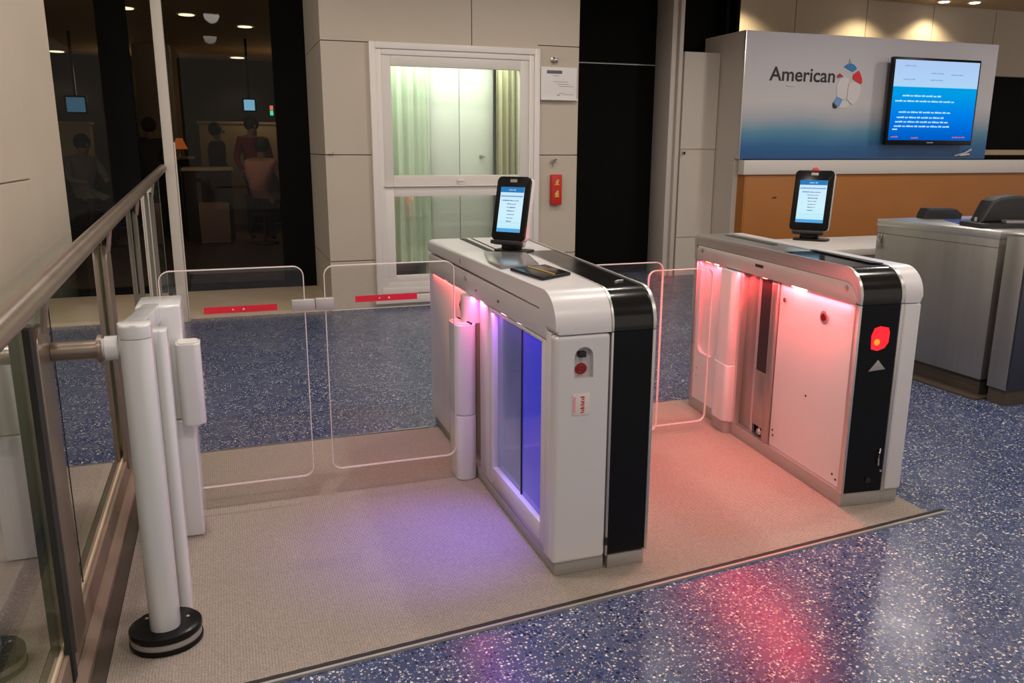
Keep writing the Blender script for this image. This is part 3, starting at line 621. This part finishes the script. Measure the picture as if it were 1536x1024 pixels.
# ------------------------------------------------------------------ gate leaf
def leaf(name, x0, x1, y, z0, z1, label, rx=.04, tape=None, bracket=None, edge=True):
    t = thing(name, ((x0+x1)/2, y, 0), label, 'gate door'); c = (x0+x1)/2
    poly = rrect(x0-c, x1-c, z0, z1, rx, 6)
    MB().prism(poly, 'y', -.006, .006).build('glass_pane', M['gateglass'], t, smooth=False)
    mb = MB(); n = len(poly); inn = rrect(x0-c+.0025, x1-c-.0025, z0+.0025, z1-.0025, rx-.0025, 6)
    # edge light painted as a thin pale ring just proud of the glass
    ring_v = [[mb.b.verts.new((p[0], yy, p[1])) for p in pl_] for pl_, yy in ((rrect(x0-c-.001, x1-c+.001, z0-.001, z1+.001, rx+.001, 6), -.0065), (inn, -.0068), (inn, .0068), (rrect(x0-c-.001, x1-c+.001, z0-.001, z1+.001, rx+.001, 6), .0065))]
    for k in range(4):
        a, b = ring_v[k], ring_v[(k+1) % 4]
        for i in range(n): mb.b.faces.new((a[i], a[(i+1) % n], b[(i+1) % n], b[i]))
    mb.build('edge_glow', M['edgeglass'], t)
    if tape:
        for (a, b, zc, h) in tape: 
            tp = B(a-c, b-c, -.0085, -.007, zc-h/2, zc+h/2).build('red_tape', M['redlabel'], t, smooth=False)
            MB().cyl(((a+b)/2-c+.01, -.010, zc), ((a+b)/2-c+.01, -.0086, zc), .004, n=10).cyl(((a+b)/2-c-.03, -.010, zc), ((a+b)/2-c-.03, -.0086, zc), .003, n=10).build('tape_print', M['paper'], tp)
    if bracket:
        for (a, b, zc, h) in bracket: B(a-c, b-c, -.014, .014, zc-h/2, zc+h/2, .003).build('edge_bracket', M['band'], t)
    return t
leaf('gate_leaf', -1.235, -.700, .965, .105, .996, 'clear glass gate leaf with a solid red strip beside the glass railing', tape=[(-1.083, -.808, .836, .026)], bracket=[(-.752, -.661, .838, .044)])
leaf('gate_leaf', -.620, -.0772, .965, .120, .992, 'clear glass gate leaf with a faded red strip, left of the middle machine', tape=[(-.498, -.240, .850, .026)], bracket=[(-.658, -.585, .838, .048)])
leaf('gate_leaf', .458, .93, .965, .120, .945, 'clear glass gate leaf on the right side of the middle machine')
leaf('gate_leaf', .985, 1.352, 1.20, .05, .868, 'clear glass gate leaf joined to the pod of the right machine')

# ------------------------------------------------------------------ left end unit
lu = thing('gate_end_post', (-1.235, .04, 0), 'white end post unit of the gate on a round black foot beside the railing', 'gate post')
def ell(rx, ry, n=36): return [(rx*math.cos(2*PI*i/n), ry*math.sin(2*PI*i/n)) for i in range(n)]
MB().prism(ell(.104, .092), 'z', .0065, .022, .003).build('foot_lower', M['black'], lu)
MB().prism(ell(.100, .088), 'z', .022, .042).build('foot_band', M['skirt'], lu)
ft_ = MB().prism(ell(.103, .091), 'z', .042, .062, .004).build('foot_upper', M['black'], lu)
for x_, y_ in ((.062, .02), (-.055, .045)): MB().cyl((x_, y_, .0622), (x_, y_, .064), .005, n=10).build('screw', M['silver'], ft_)
def ov(cx, cy, hx, hy, r): return rrect(cx-hx, cx+hx, cy-hy, cy+hy, r, 6)
MB().prism(ov(0, 0, .042, .050, .036), 'z', .062, .945, .001).build('post', M['white2'], lu)
MB().prism(ov(0, 0, .043, .051, .037), 'z', .947, .985, .008, 3, 'b').build('post_cap', M['white2'], lu)
MB().prism([(.02, .90), (.02, .978), (.72, .91), (.72, .84)], 'x', -.046, .012, .008, 3).build('top_arm', M['white2'], lu)
MB().prism(ov(.046, .19, .022, .040, .020), 'z', .007, .925, .006, 2, 'b').build('inner_post', M['white2'], lu)
B(.030, .040, .235, .69, .05, .86).build('side_glass', M['gateglass'], lu, smooth=False)
B(-.070, .080, .70, .915, .475, .905, .010, 3).build('gate_housing', M['white2'], lu); B(-.070, .097, .695, .915, .0065, .474, .010, 3).build('lower_housing', M['white2'], lu)
pd = MB().prism(rrect(.056, .139, .615, .715, .024, 6), 'z', .475, .775, .005, 3).build('hinge_pod', M['white2'], lu)
MB().prism(rrect(.064, .131, .623, .707, .018, 6), 'z', .7755, .778).build('pod_lid', M['framein'], pd)
MB().cyl((-.040, .01, .915), (-.085, .01, .915), .034, n=28, bev=.006).build('wall_tube', M['white2'], lu)
MB().cyl((-.085, .01, .915), (-.098, .01, .915), .040, n=28, bev=.003).cyl((-.098, .01, .915), (-.21, .01, .915), .026, n=28).build('tube_flange', M['rail'], lu)
bk = MB()
for k in range(5): bk.cyl((.140, .66, .56+.022*k), (.1405, .66, .568+.022*k), .006, n=8)
bk.build('pod_mark', M['silver'], pd)

# ------------------------------------------------------------------ machines
def side_outline(L, H, r, zlow, top_in, y0=0.0, rb=.03):
    """cap outline in (y, z): round front corner, shallow back corner, open below zlow in front and top_in behind"""
    o = [(y0, zlow)] + arc(y0+r, H-r, r, 180, 90, 10) + arc(L-rb, H-rb, rb, 90, 0, 4)
    return o
def ribbon(L, H, r, t_top, t_front, zlow, zback):
    o = side_outline(L, H, r, zlow, 0)
    inner = [(L-.0, zback), (L-.03, zback), (L-.03, H-t_top)] + arc(r, H-t_top-(r-t_front), r-t_front, 90, 180, 8) + [(t_front, zlow)]
    return o+[(L, zback)]+inner[1:]
def led(mbx, y0, y1, x, z): return mbx.cyl((x, y0, z), (x, y1, z), .006, n=8)

def reader_screen(parent_loc, rz, w, h, tilt, label, red_top, strips):
    t = thing('tablet_reader', parent_loc, label, 'tablet'); t.rotation_euler = (0, 0, -rz)
    tl = Matrix.Rotation(-tilt, 4, 'X')
    # base stand, upright in machine space
    MB().prism(ov(.01, .035, .085, .05, .02), 'z', .0005, .010, .002).build('stand_base', M['blackm'], t)
    MB().prism(ov(.0, .03, .045, .03, .02), 'z', .010, .055, .004).build('stand_neck', M['black'], t)
    z0 = .052
    def P(mb, name, mat, par=t, smooth=True): return mb.build(name, mat, par, smooth=smooth, mtx=Matrix.Translation((0, 0, z0)) @ tl)
    P(MB().prism(rrect(-w/2, w/2, 0, h, .018), 'y', .004, .034, .005, 3), 'back_shell', M['white2'])
    cs = P(MB().prism(rrect(-w/2, w/2, 0, h, .018), 'y', -.012, .0035, .004, 2), 'front_bezel', M['black'])
    P(MB().box(-.055, .055, .034, .075, -.02, .09, .012), 'back_mount', M['white2'])
    P(MB().box(-.075, .075, -.035, .01, -.02, -.002, .006), 'scanner_lip', M['blackm'])
    sx, s0, s1 = w*.355, h*.13, h*.835
    mb = MB().box(-sx, sx, -.0140, -.0125, s0, s1)
    lo_ = s0; hi_ = s1
    sm = strips
    sc2 = P(mb, 'screen', sm, cs, False)
    pieces = [('title_bar', 'glow_blue', [(-sx, sx, s1-.024, s1)]), ('status_bar', 'glow_blue2', [(-sx, sx, s0, s0+.016)]),
              ('subtitle_bar', 'glow_mid', [(-sx*.94, sx*.94, s1-.044, s1-.038)])]
    for nm, mk, rs in pieces:
        mb = MB()
        for a, b, c, d in rs: mb.box(a, b, -.0150, -.01405, c, d)
        P(mb, nm, M[mk], sc2, False)
    mb = MB(); rnd = random.Random(5)
    rows = [(-.75, .62), (-.35, .45), (-.3, .4), (-.28, .35), (-.26, .36), (-.24, .3), (-.25, .2)]
    for i, (a, b) in enumerate(rows):
        zc = s1-.062-.0155*i; x = a*sx
        while x < b*sx:
            q = rnd.uniform(.004, .011); mb.box(x, min(x+q, b*sx), -.0150, -.01405, zc, zc+rnd.uniform(.0022, .0042)); x += q+.0025
    P(mb, 'text_lines', M['glow_ink'], sc2, False)
    mb = MB(); mb.box(-sx*.9, sx*.9, -.0150, -.01405, s0+.042, s0+.0432); mb.box(-sx*.3, sx*.05, -.0150, -.01405, s1-.016, s1-.010); mb.box(sx*.12, sx*.3, -.0150, -.01405, s1-.016, s1-.009)
    P(mb, 'rule_line', M['glow_pale'], sc2, False)
    P(MB().box(-.018, .018, -.0135, -.0118, h-.026, h-.012, .001), 'camera_window', M['skirt'])
    if red_top: P(MB().ball((-.005, .015, h+.004), .020, (1, .8, .8)), 'red_beacon', M['red'])
    return t
M['glow_blue'] = glow('screen_title_blue', (.03, .22, .55), .9); M['glow_blue2'] = glow('screen_status_blue', (.10, .42, .85), .9)
M['glow_mid'] = glow('screen_mid_blue', (.25, .5, .8), .8); M['glow_ink'] = glow('screen_ink', (.10, .14, .32), .6); M['glow_pale'] = glow('screen_rule', (.45, .7, .85), .9)
tabscreen = lambda h: screen_mat('tablet_screen', [(0, (.42, .80, .95)), (.5, (.62, .88, .98)), (1, (.60, .80, 1.0))], 1.0, 'Z', .05, .05+h)

def scoop(front, cx, cz, w, h, y0, depth, label=None):
    mb = MB(); pts = [(cx-w/2, cz-h/2), (cx+w/2, cz-h/2), (cx+w/2, cz)] + arc(cx, cz+h/2-w/2, w/2, 0, 180, 10)[1:] + []
    mb.prism(pts, 'y', y0-.02, y0+depth); c = mb.build('cutter', M['white']); c.parent = front.parent
    boolean(front, c)

# ---------- middle machine (its white half runs straight, its black half is set at a slight angle)
L1, W1 = 1.768, .364
m1 = thing('boarding_gate_machine', (0, 0, 0), 'wide white gate machine with a black strip and side panes painted with blue glow, in the middle', 'gate machine')
def w1(c):
    k = max(0, min(1, c.x/.2)); return Vector((c.x+.092*k*c.y, c.y, c.z))
def W(mb, name, mat, par=None, smooth=True): return mb.build(name, M[mat] if isinstance(mat, str) else mat, par or m1, warp=w1, smooth=smooth)
W(B(.012, .196, .012, L1-.02, .0065, .055, .002), 'base_plinth', 'skirt'); W(B(.210, .352, .004, L1-.02, .0065, .055, .002), 'base_plinth', 'skirt')
W(B(.045, .345, .055, L1-.04, .055, .925), 'inner_body', 'band')
W(B(.0, .196, .0, .054, .056, .863, .014, 4), 'front_cover', 'white')
fc = [o for o in m1.children if o.name.startswith('front_cover')][0]
scoop(fc, .100, .770, .068, .105, 0, .028)
W(MB().cyl((.094, .018, .748), (.094, .006, .745), .022, .02, n=24, bev=.004), 'scan_window', pbr('dull_red_window', (.32, .02, .015), .25, noise=.4, nscale=90, coat=.4), fc)
W(B(.085, .112, .006, .027, .785, .805, .004), 'sensor_hood', 'blackm', fc)
stk = W(B(.062, .124, -.0022, -.0002, .590, .665, .0005), 'sticker', pbr('pale_sticker', (.80, .70, .68), .4), fc)
mb = MB()
for k in range(9): mb.box(.090+(k % 2)*.004, .104, -.0028, -.0023, .598+.0065*k, .601+.0065*k+.001*(k % 3))
W(mb, 'sticker_print', 'red', stk); W(B(.063, .072, -.0028, -.0023, .60, .655), 'sticker_stripe', pbr('pink_stripe', (.85, .35, .38), .4), stk)
# upper cap
capo = side_outline(L1, 1.0, .12, .867, 0)+[(L1, .932)]+[(.155, .932)]+arc(.155, .867, .065, 90, 180, 6)[1:]
W(MB().prism(capo, 'x', .0, .197, .016, 4, 'a'), 'top_cover', 'white')
bnd = [(.094, .835), (.094, .862)]+arc(.155, .865, .061, 180, 90, 6)+[(L1-.012, .926), (L1-.012, .835)]
W(MB().prism(bnd, 'x', .002, .034, .003, 2, 'a'), 'side_band', 'white')
bm_ = [o for o in m1.children if o.name.startswith('side_band')][0]
W(MB().cyl((.0015, 1.05, .90), (-.004, 1.05, .90), .012, n=16, bev=.002), 'lock', 'silver', bm_)
W(MB().cyl((.0015, .60, .875), (-.001, .60, .875), .006, n=10).cyl((.0015, .9, .87), (-.001, .9, .87), .004, n=10), 'screw', 'dkbrown', bm_)
W(B(-.0006, .0015, 1.14, 1.146, .952, .975), 'cap_slit', 'dkbrown', [o for o in m1.children if o.name.startswith('top_cover')][0])
# left side
W(B(.004, .030, .0545, .100, .058, .8655, .003), 'front_side_post', 'white')
mb = MB()
for (y0, y1, z0, z1) in ((.101, .140, .085, .832), (.690, .730, .085, .832), (.140, .690, .085, .155), (.140, .690, .815, .832)): mb.box(.004, .030, y0, y1, z0, z1, .004)
W(mb, 'window_frame', 'white')
W(B(.012, .042, .10, .73, .056, .084, .002), 'window_sill', 'silver')
W(B(.022, .034, .142, .382, .156, .814), 'glowing_pane', M['pane_r'], smooth=False); W(B(.022, .034, .390, .688, .156, .814), 'glowing_pane', M['pane_l'], smooth=False)
W(B(.018, .034, .383, .389, .156, .814), 'pane_joint', 'blackm')
W(B(.012, .044, .732, .900, .058, .832, .004), 'side_panel', 'white'); W(B(.012, .044, 1.125, 1.30, .058, .832, .004), 'side_panel', 'white')
W(B(.004, .044, 1.304, L1-.004, .058, .832, .006), 'side_panel', 'white')
pdl = W(MB().prism(rrect(-.078, .01, .925, 1.085, .032, 6), 'z', .31, .715, .004, 3), 'hinge_pod', 'white2')
W(MB().prism(rrect(-.078, .01, .925, 1.085, .032, 6), 'z', .008, .307, .004, 3), 'hinge_pod_lower', 'white2')
W(MB().prism(rrect(-.068, .0, .935, 1.075, .026, 6), 'z', .7155, .718), 'pod_lid', 'framein', pdl)
W(MB().cyl((.02, 1.01, .716), (.02, 1.01, .834), .055, n=28), 'spindle', 'white2')
W(MB().tube([(-.03, 1.08, .72), (-.02, 1.0, .722), (-.01, .93, .72)], .004), 'cable', 'blackm', pdl)
W(MB().tube([(.0, 1.13, .74), (-.006, 1.125, .77), (.0, 1.12, .80)], .005), 'cable_loop', 'blackm')
# black half
W(MB().prism(ribbon(L1, 1.0, .12, .07, .05, .867, .93), 'x', .199, .207, .002), 'silver_rim', 'silver'); W(MB().prism(ribbon(L1, 1.0, .12, .07, .05, .867, .93), 'x', .352, .364, .003), 'silver_rim', 'silver')
W(B(.199, .207, .0, .05, .058, .864, .002), 'front_edge', 'silver'); W(B(.352, .364, .0, .05, .058, .864, .002), 'front_edge', 'silver')
bo = side_outline(L1, .996, .118, .866, 0, .004)
blk_o = [p for p in bo if p[0] <= .14]+[(1.15, .996), (1.15, .93), (.14, .93)]+[(.05, .90), (.04, .866)]
W(MB().prism(blk_o, 'x', .2075, .3515), 'black_cover', 'blacktop')
W(B(.2075, .3515, 1.152, L1-.004, .93, .994, .004), 'rear_cover', 'white')
W(B(.2075, .3515, .006, .05, .062, .864), 'black_front_panel', 'black', smooth=False)
W(MB().tube([(.285, .20, .9975), (.30, .215, .9985), (.325, .225, .9975)], .0035), 'flush_handle', 'silver')
W(B(.198, .206, -.003, .006, .10, .128), 'latch_gap', 'blackm')
W(MB().prism([(.06, .80), (.06, .925), (L1-.06, .925), (L1-.06, .80)], 'x', .34, .366, .003), 'right_side_band', 'band')
W(B(.335, .355, .055, 1.70, .058, .80, .004), 'right_side_panel', 'white')
# top fittings
W(B(.088, .108, 1.10, 1.72, .9985, 1.0012), 'top_slot', 'blackm'); W(B(.122, .128, 1.16, 1.72, .9985, 1.0012), 'top_slot', 'rubber')
tag(MB().prism([(.012, .60), (.190, .655), (.262, .99), (.10, 1.10), (.02, .78)], 'z', 1.0005, 1.010, .002).build('guide_plate', M['plate']), 'grey angled metal plate lying on the middle machine in front of its tablet', 'plate')
rd = thing('barcode_reader', (.12, .45, 1.0), 'flat black barcode reader set on top of the middle machine', 'scanner')
MB().prism([(-.088, .10), (-.062, -.170), (.088, -.075), (.078, .155)], 'z', .0005, .012, .004, 3).build('housing', M['black'], rd)
MB().prism([(-.01, .09), (.012, -.110), (.075, -.062), (.066, .12)], 'z', .0125, .0145, .001).build('reader_glass', M['blacktop'], rd)
MB().tube([(-.012, .10, .0125), (-.002, -.02, .0135), (.01, -.11, .0125)], .003).build('gold_trim', M['gold'], rd)
reader_screen((.214, 1.10, 1.0), .88, .170, .285, .224, 'black tablet screen in a white shell standing on the middle machine', False, tabscreen(.23))
# led strips
def leds(par, xs, lst, z):
    for y0, y1, mk in lst:
        MB().box(xs-.006, xs+.006, y0, y1, z-.004, z, .001).build('led_light', M[mk], par)
leds(m1, .018, [(1.42, 1.47, 'redled'), (1.20, 1.22, 'redled'), (.84, .88, 'hotled'), (.55, .59, 'pinkled'), (.36, .40, 'pinkled')], .834)
for y0 in (.25, .75, 1.25): W(MB().box(.354, .366, y0, y0+.06, .792, .799, .001), 'led_light', 'hotled')  # added leds on the unseen right side, source for the pink lane
lamp('red_strip', 'AREA', (.480, .80, .785), 3.2, (1, .10, .12), m1, size=.02, size_y=1.3, rot=(0, math.radians(-62), math.radians(-5.2)))  # added red light on the unseen side to turn the lane pink
RX = lambda a: (0, math.radians(a), 0)
lamp('red_strip', 'AREA', (.010, 1.38, .828), 1.6, (1, .05, .05), m1, size=.02, size_y=.6, rot=RX(18))
lamp('pink_strip', 'AREA', (.006, .95, .828), 1.1, (1, .12, .45), m1, size=.02, size_y=.3, rot=RX(25))
lamp('violet_strip', 'AREA', (.004, .45, .812), 1.1, (.50, .12, 1), m1, size=.02, size_y=.5, rot=RX(25))
lamp('blue_strip', 'SPOT', (-.015, .42, .79), 34, (.16, .10, 1), m1, rot=(0, math.radians(20), 0), spot=math.radians(70), blend=1, rad=.03)

# ---------- right machine
L2, W2 = 1.462, .284
m2 = thing('boarding_gate_machine', (1.3438, .148, 0), 'white gate machine at the right with a glowing red lamp on its black front', 'gate machine', -.0972)
def V(mb, name, mat, par=None, smooth=True): return mb.build(name, M[mat] if isinstance(mat, str) else mat, par or m2, smooth=smooth)
V(B(.008, .198, .010, L2-.02, .0065, .064, .002), 'base_plinth', 'skirt'); V(B(.200, .278, .014, L2-.02, .0065, .064, .002), 'base_plinth', 'skirt')
V(MB().box(.05, .27, .055, .60, .064, .925).box(.16, .27, .60, L2-.04, .064, .925).box(.05, .16, 1.10, L2-.04, .064, .925).box(.05, .16, .60, 1.10, .86, .925), 'inner_body', 'band')
rb2 = ribbon(L2, 1.0, .115, .022, .022, .862, .93)
V(MB().prism(rb2, 'x', .0, .012, .003), 'silver_rim', 'silver'); V(MB().prism(rb2, 'x', .187, .203, .003), 'silver_rim', 'silver')
V(B(.0, .012, .0, .03, .066, .859, .002), 'front_edge', 'silver'); V(B(.188, .203, .0, .03, .066, .859, .002), 'front_edge', 'silver')
V(B(.012, .187, .005, .04, .066, .859), 'black_front_panel', 'black', smooth=False)
bo = [p for p in side_outline(L2, .997, .112, .861, 0, .003) if p[0] <= .13]
V(MB().prism(bo+[(.62, .997), (.62, .93), (.14, .93), (.045, .90), (.035, .861)], 'x', .0125, .1865), 'black_cover', 'blacktop')
V(B(.0125, .1865, .622, L2-.006, .93, .996, .002), 'steel_top', 'steel')
V(MB().prism(side_outline(L2, 1.0, .115, .862, 0)+[(L2, .93), (.14, .93), (.04, .90), (.035, .862)], 'x', .2035, .284, .014, 4, 'b'), 'white_cover', 'white')
V(B(.2045, .284, .0, .05, .066, .859, .010, 3), 'front_cover', 'white')
V(B(.262, .281, .05, L2-.01, .066, .925, .003), 'right_side_panel', 'white')
bnd = [(.030, .862)]+arc(.10, .868, .072, 180, 90, 6)+[(L2-.04, .940)]+arc(L2-.07, .910, .032, 60, 0, 4)+[(L2-.038, .862)]
sbd = V(MB().prism(bnd, 'x', .001, .035, .002, 2, 'a'), 'side_band', 'band')
ro = arc(.115, .885, .110, 180, 90, 8)+[(L2-.03, .995), (L2-.008, .97), (L2-.008, .862), (L2-.036, .862), (L2-.036, .942), (.10, .942)]+arc(.10, .868, .074, 90, 180, 6)+[(.005, .862)]
V(MB().prism(ro, 'x', .0012, .012), 'upper_side_trim', 'silver')
V(B(.013, .05, .115, L2-.04, .942, .993), 'trim_core', 'band')
for y, z in ((.094, .915), (1.361, .915)): V(MB().cyl((.0008, y, z), (-.0015, y, z), .012, n=18).cyl((-.0015, y, z), (-.003, y, z), .006, n=12), 'key_lock', 'brass', sbd)
V(B(-.002, .0008, .73, .80, .905, .919, .002), 'handle_slot', 'blackm', sbd)
# side panels
V(B(.022, .045, .034, .600, .070, .858, .003), 'side_panel', 'white')
spn = [o for o in m2.children if o.name.startswith('side_panel')][0]
V(MB().cyl((.0215, .247, .764), (.015, .247, .764), .030, n=28, bev=.002), 'sensor_ring', 'silver', spn); V(MB().cyl((.0148, .247, .764), (.012, .247, .764), .016, n=20), 'sensor_lens', pbr('dark_red_lens', (.12, .008, .008), .15), spn)
V(MB().cyl((.0215, .554, .784), (.016, .554, .784), .011, n=16), 'key_lock', 'brass', spn)
mb = MB()
for y, z in ((.335, .391), (.575, .150), (.570, .125), (.10, .115), (.075, .10)): mb.cyl((.0215, y, z), (.020, y, z), .0055, n=10)
V(mb, 'screw', 'dkbrown', spn)
V(B(.010, .022, .0305, .034, .070, .858), 'corner_trim', 'silver')
V(B(.010, .045, .604, .655, .070, .858, .003), 'door_jamb', 'steel'); 
V(B(.030, .042, .655, .775, .400, .858), 'dark_slot_back', 'blackm', smooth=False); V(B(.026, .040, .655, .775, .120, .398, .002), 'slot_lower_plate', 'steel')
V(MB().ball((.034, .71, .094), .018, (.8, 1.2, 1), 12).cyl((.034, .71, .08), (.034, .71, .118), .007), 'hinge_foot', 'brass')
V(B(.030, .044, .775, .800, .070, .858, .002), 'slot_edge', 'silver'); V(B(.040, .055, .800, .920, .070, .858, .002), 'steel_door', 'steel_v'); V(B(.008, .052, .920, .945, .070, .858, .002), 'door_post', 'silver')
V(MB().prism(rrect(-.030, .05, .946, 1.100, .03, 6), 'z', .375, .857, .003), 'hinge_pod', 'white2'); V(MB().prism(rrect(-.036, .05, .940, 1.105, .03, 6), 'z', .070, .373, .006, 3), 'hinge_pod_lower', 'white2')
V(MB().prism(rrect(-.030, .05, .946, 1.100, .03, 6), 'z', .008, .068), 'pod_plinth', 'skirt')
sp2 = V(B(.012, .045, 1.105, 1.420, .066, .858, .003), 'side_panel', 'white')
cut = MB().prism(rrect(1.19, 1.385, .345, .90, .05, 6), 'x', -.05, .032).build('cutter', M['white']); cut.parent = m2; boolean(sp2, cut)
mb = MB()
for y, z in ((1.375, .25), (1.375, .205)): mb.cyl((.0115, y, z), (.009, y, z), .006, n=10)
V(mb, 'screw', 'silver', sp2)
V(B(.004, .045, 1.421, L2-.004, .066, .858, .003), 'rear_edge', 'silver')
V(B(.006, .04, .03, 1.0, .064, .0695), 'lower_lip', 'silver')
# front fittings
bf2 = [o for o in m2.children if o.name.startswith('black_front_panel')][0]
lp = V(MB().prism([(.072, .680), (.068, .735), (.080, .765), (.105, .772), (.143, .765), (.150, .745), (.148, .705), (.132, .682), (.10, .672)], 'y', .001, .0045, .0008), 'lamp_lens', 'lampred', bf2)
V(MB().ball((.094, .0005, .708), .011, (1.2, .3, 1.2), 14), 'lamp_bulb', 'lampamber', lp)
V(MB().prism([(.070, .588), (.146, .594), (.110, .634)], 'y', .0005, .0045, .001), 'arrow_mark', 'skirt', bf2)
V(MB().tube([(.168, .003, .252), (.160, -.004, .235), (.158, -.006, .205), (.166, .003, .180)], .0035), 'pull_handle', 'silver', bf2)
V(MB().cyl((.122, .004, .118), (.122, -.001, .118), .012, n=16), 'key_lock', 'blackm', bf2); V(MB().cyl((.178, .004, .155), (.178, -.002, .155), .005, n=10), 'screw', 'silver', bf2)
# top fittings
V(B(.125, .150, .86, 1.36, .9965, .9978), 'top_slot', 'blackm'); V(B(.168, .174, .90, 1.36, .9965, .9978), 'top_slot', 'rubber')
V(MB().prism([(.150, .16), (.195, .14), (.195, .62), (.17, .62)], 'z', 1.0005, 1.004, .001), 'black_cover_strip', 'blackm')
reader_screen((1.838, 1.099, .999), .90, .190, .305, .203, 'black tablet screen with a red beacon behind it standing on the right machine', True, tabscreen(.25))
leds(m2, .020, [(1.20, 1.24, 'hotled'), (.40, .50, 'hotled'), (1.30, 1.34, 'redled'), (.72, .75, 'redled')], .859)
lamp('red_strip', 'AREA', (.006, .33, .852), 4.2, (1, .035, .05), m2, size=.02, size_y=.52, rot=RX(14))
lamp('red_strip', 'AREA', (.002, .85, .852), 3.4, (1, .035, .05), m2, size=.02, size_y=.48, rot=RX(22))
lamp('red_strip', 'AREA', (.002, 1.25, .852), 2.6, (1, .035, .07), m2, size=.02, size_y=.30, rot=RX(14))

# ------------------------------------------------------------------ steel podium at the right
pc = thing('steel_podium', (3.23, 1.16, 0), 'brushed steel podium cabinet at the right edge beside the right machine', 'podium')
B(.0, 1.3, .0, .95, .115, .988, .003).build('cabinet_body', M['steel_v'], pc)
B(-.004, 1.3, -.004, .955, .955, 1.000, .003).build('worktop', M['silver'], pc)

B(.035, 1.2, .03, .93, .012, .114, .002).build('toe_kick', M['dkbrown'], pc)
B(-.06, 1.2, -.03, .96, 0, .012).build('floor_plate', M['dkbrown'], pc)
B(-.0015, .0, .0, .95, .905, .908).build('panel_seam', M['dkbrown'], pc)
MB().box(-.012, -.001, .90, .93, .845, .90, .003).box(-.018, -.006, .905, .915, .80, .86, .002).build('side_latch', M['brass'], pc)
B(-.03, .0, .92, .99, .62, .70, .01).build('side_bracket', M['counterwhite'], pc)
pe = thing('steel_podium', (3.225, 1.118, 0), 'narrow steel end cabinet with a dark front at the right edge of the photo', 'podium')
B(.0, 1.2, -.135, -.008, .095, .985, .003).build('cabinet_body', M['steel_v'], pe)
B(-.003, 1.2, -.138, -.006, .986, 1.0, .003).build('worktop', M['silver'], pe)
B(.004, 1.2, -.150, -.137, .10, .97, .002).build('dark_front', pbr('dark_navy_panel', (.028, .03, .045), .3, coat=.3), pe)
B(.015, 1.2, -.13, -.012, 0, .094).build('toe_kick', M['dkbrown'], pe)
# low white desk behind the podium
wd = thing('white_desk', (3.35, 2.35, 0), 'cream low desk seen between the right machine and the steel podium', 'desk')
B(-.55, 1.1, .1, .85, .70, .75, .006).build('desk_top', M['counterwhite'], wd); B(-.50, 1.05, .18, .22, 0, .699).build('modesty_panel', M['counterwhite'], wd)
B(-.50, -.46, .22, .80, 0, .699).build('desk_leg', M['counterwhite'], wd); B(1.0, 1.05, .22, .80, 0, .699).build('desk_leg', M['counterwhite'], wd)
# things on the podium
cd = thing('card_reader', (3.66, 2.01, 1.0), 'small black card reader on the far end of the steel podium', 'card reader'); cd.rotation_euler = (0, 0, -.35)
MB().prism([(-.135, 0), (.12, 0), (.125, .035), (.08, .068), (-.11, .068), (-.125, .035)], 'y', -.06, .06, .006).build('body', M['blackm'], cd)
B(-.10, .07, -.04, .04, .0685, .0700, .0005).build('key_area', M['black'], cd)
tag(MB().prism([(3.40, 1.60), (3.53, 1.60), (3.78, 1.84), (3.58, 1.90)], 'z', 1.0005, 1.006).build('document_sleeve', M['blueplastic']), 'blue plastic sleeve lying between the two black devices on the steel podium', 'folder')
bs = thing('document_scanner', (3.50, 1.42, 1.0), 'large black document scanner with a sloping hood on the steel podium', 'scanner'); bs.rotation_euler = (0, 0, -.30)
MB().prism(rrect(-.18, .26, -.13, .12, .03), 'z', .0005, .026, .004).build('base', M['blackm'], bs)
MB().prism([(-.115, .026), (.26, .026), (.26, .175), (.10, .190), (-.01, .178), (-.06, .155)], 'y', -.03, .11, .018, 3).build('hood', M['blackm'], bs)
MB().prism([(-.02, -.12), (.14, -.12), (.16, -.04), (.0, -.035)], 'z', .027, .045, .003).build('scan_plate', M['plate'], bs)
MB().cyl((-.125, .02, .03), (-.125, .02, .055), .009, n=12).build('knob', M['silver'], bs)
oj = MB().ball((3.84, 1.17, 1.038), .034, (1, 1, 1.1)); tag(oj.build('orange_cap', M['orangeobj']), 'orange round object beside the black scanner at the right edge', 'cap')

# ------------------------------------------------------------------ world, exposure
w = bpy.data.worlds.new('world'); bpy.context.scene.world = w; w.use_nodes = True
w.node_tree.nodes['Background'].inputs[0].default_value = (1.0, .91, .83, 1); w.node_tree.nodes['Background'].inputs[1].default_value = .62
sc = bpy.context.scene
sc.view_settings.view_transform = 'Standard'; sc.view_settings.look = 'None'; sc.view_settings.gamma = 1; sc.view_settings.exposure = 0.0; sc.view_settings.use_curve_mapping = False
sc.cycles.max_bounces = 10; sc.cycles.transparent_max_bounces = 24; sc.cycles.use_denoising = True
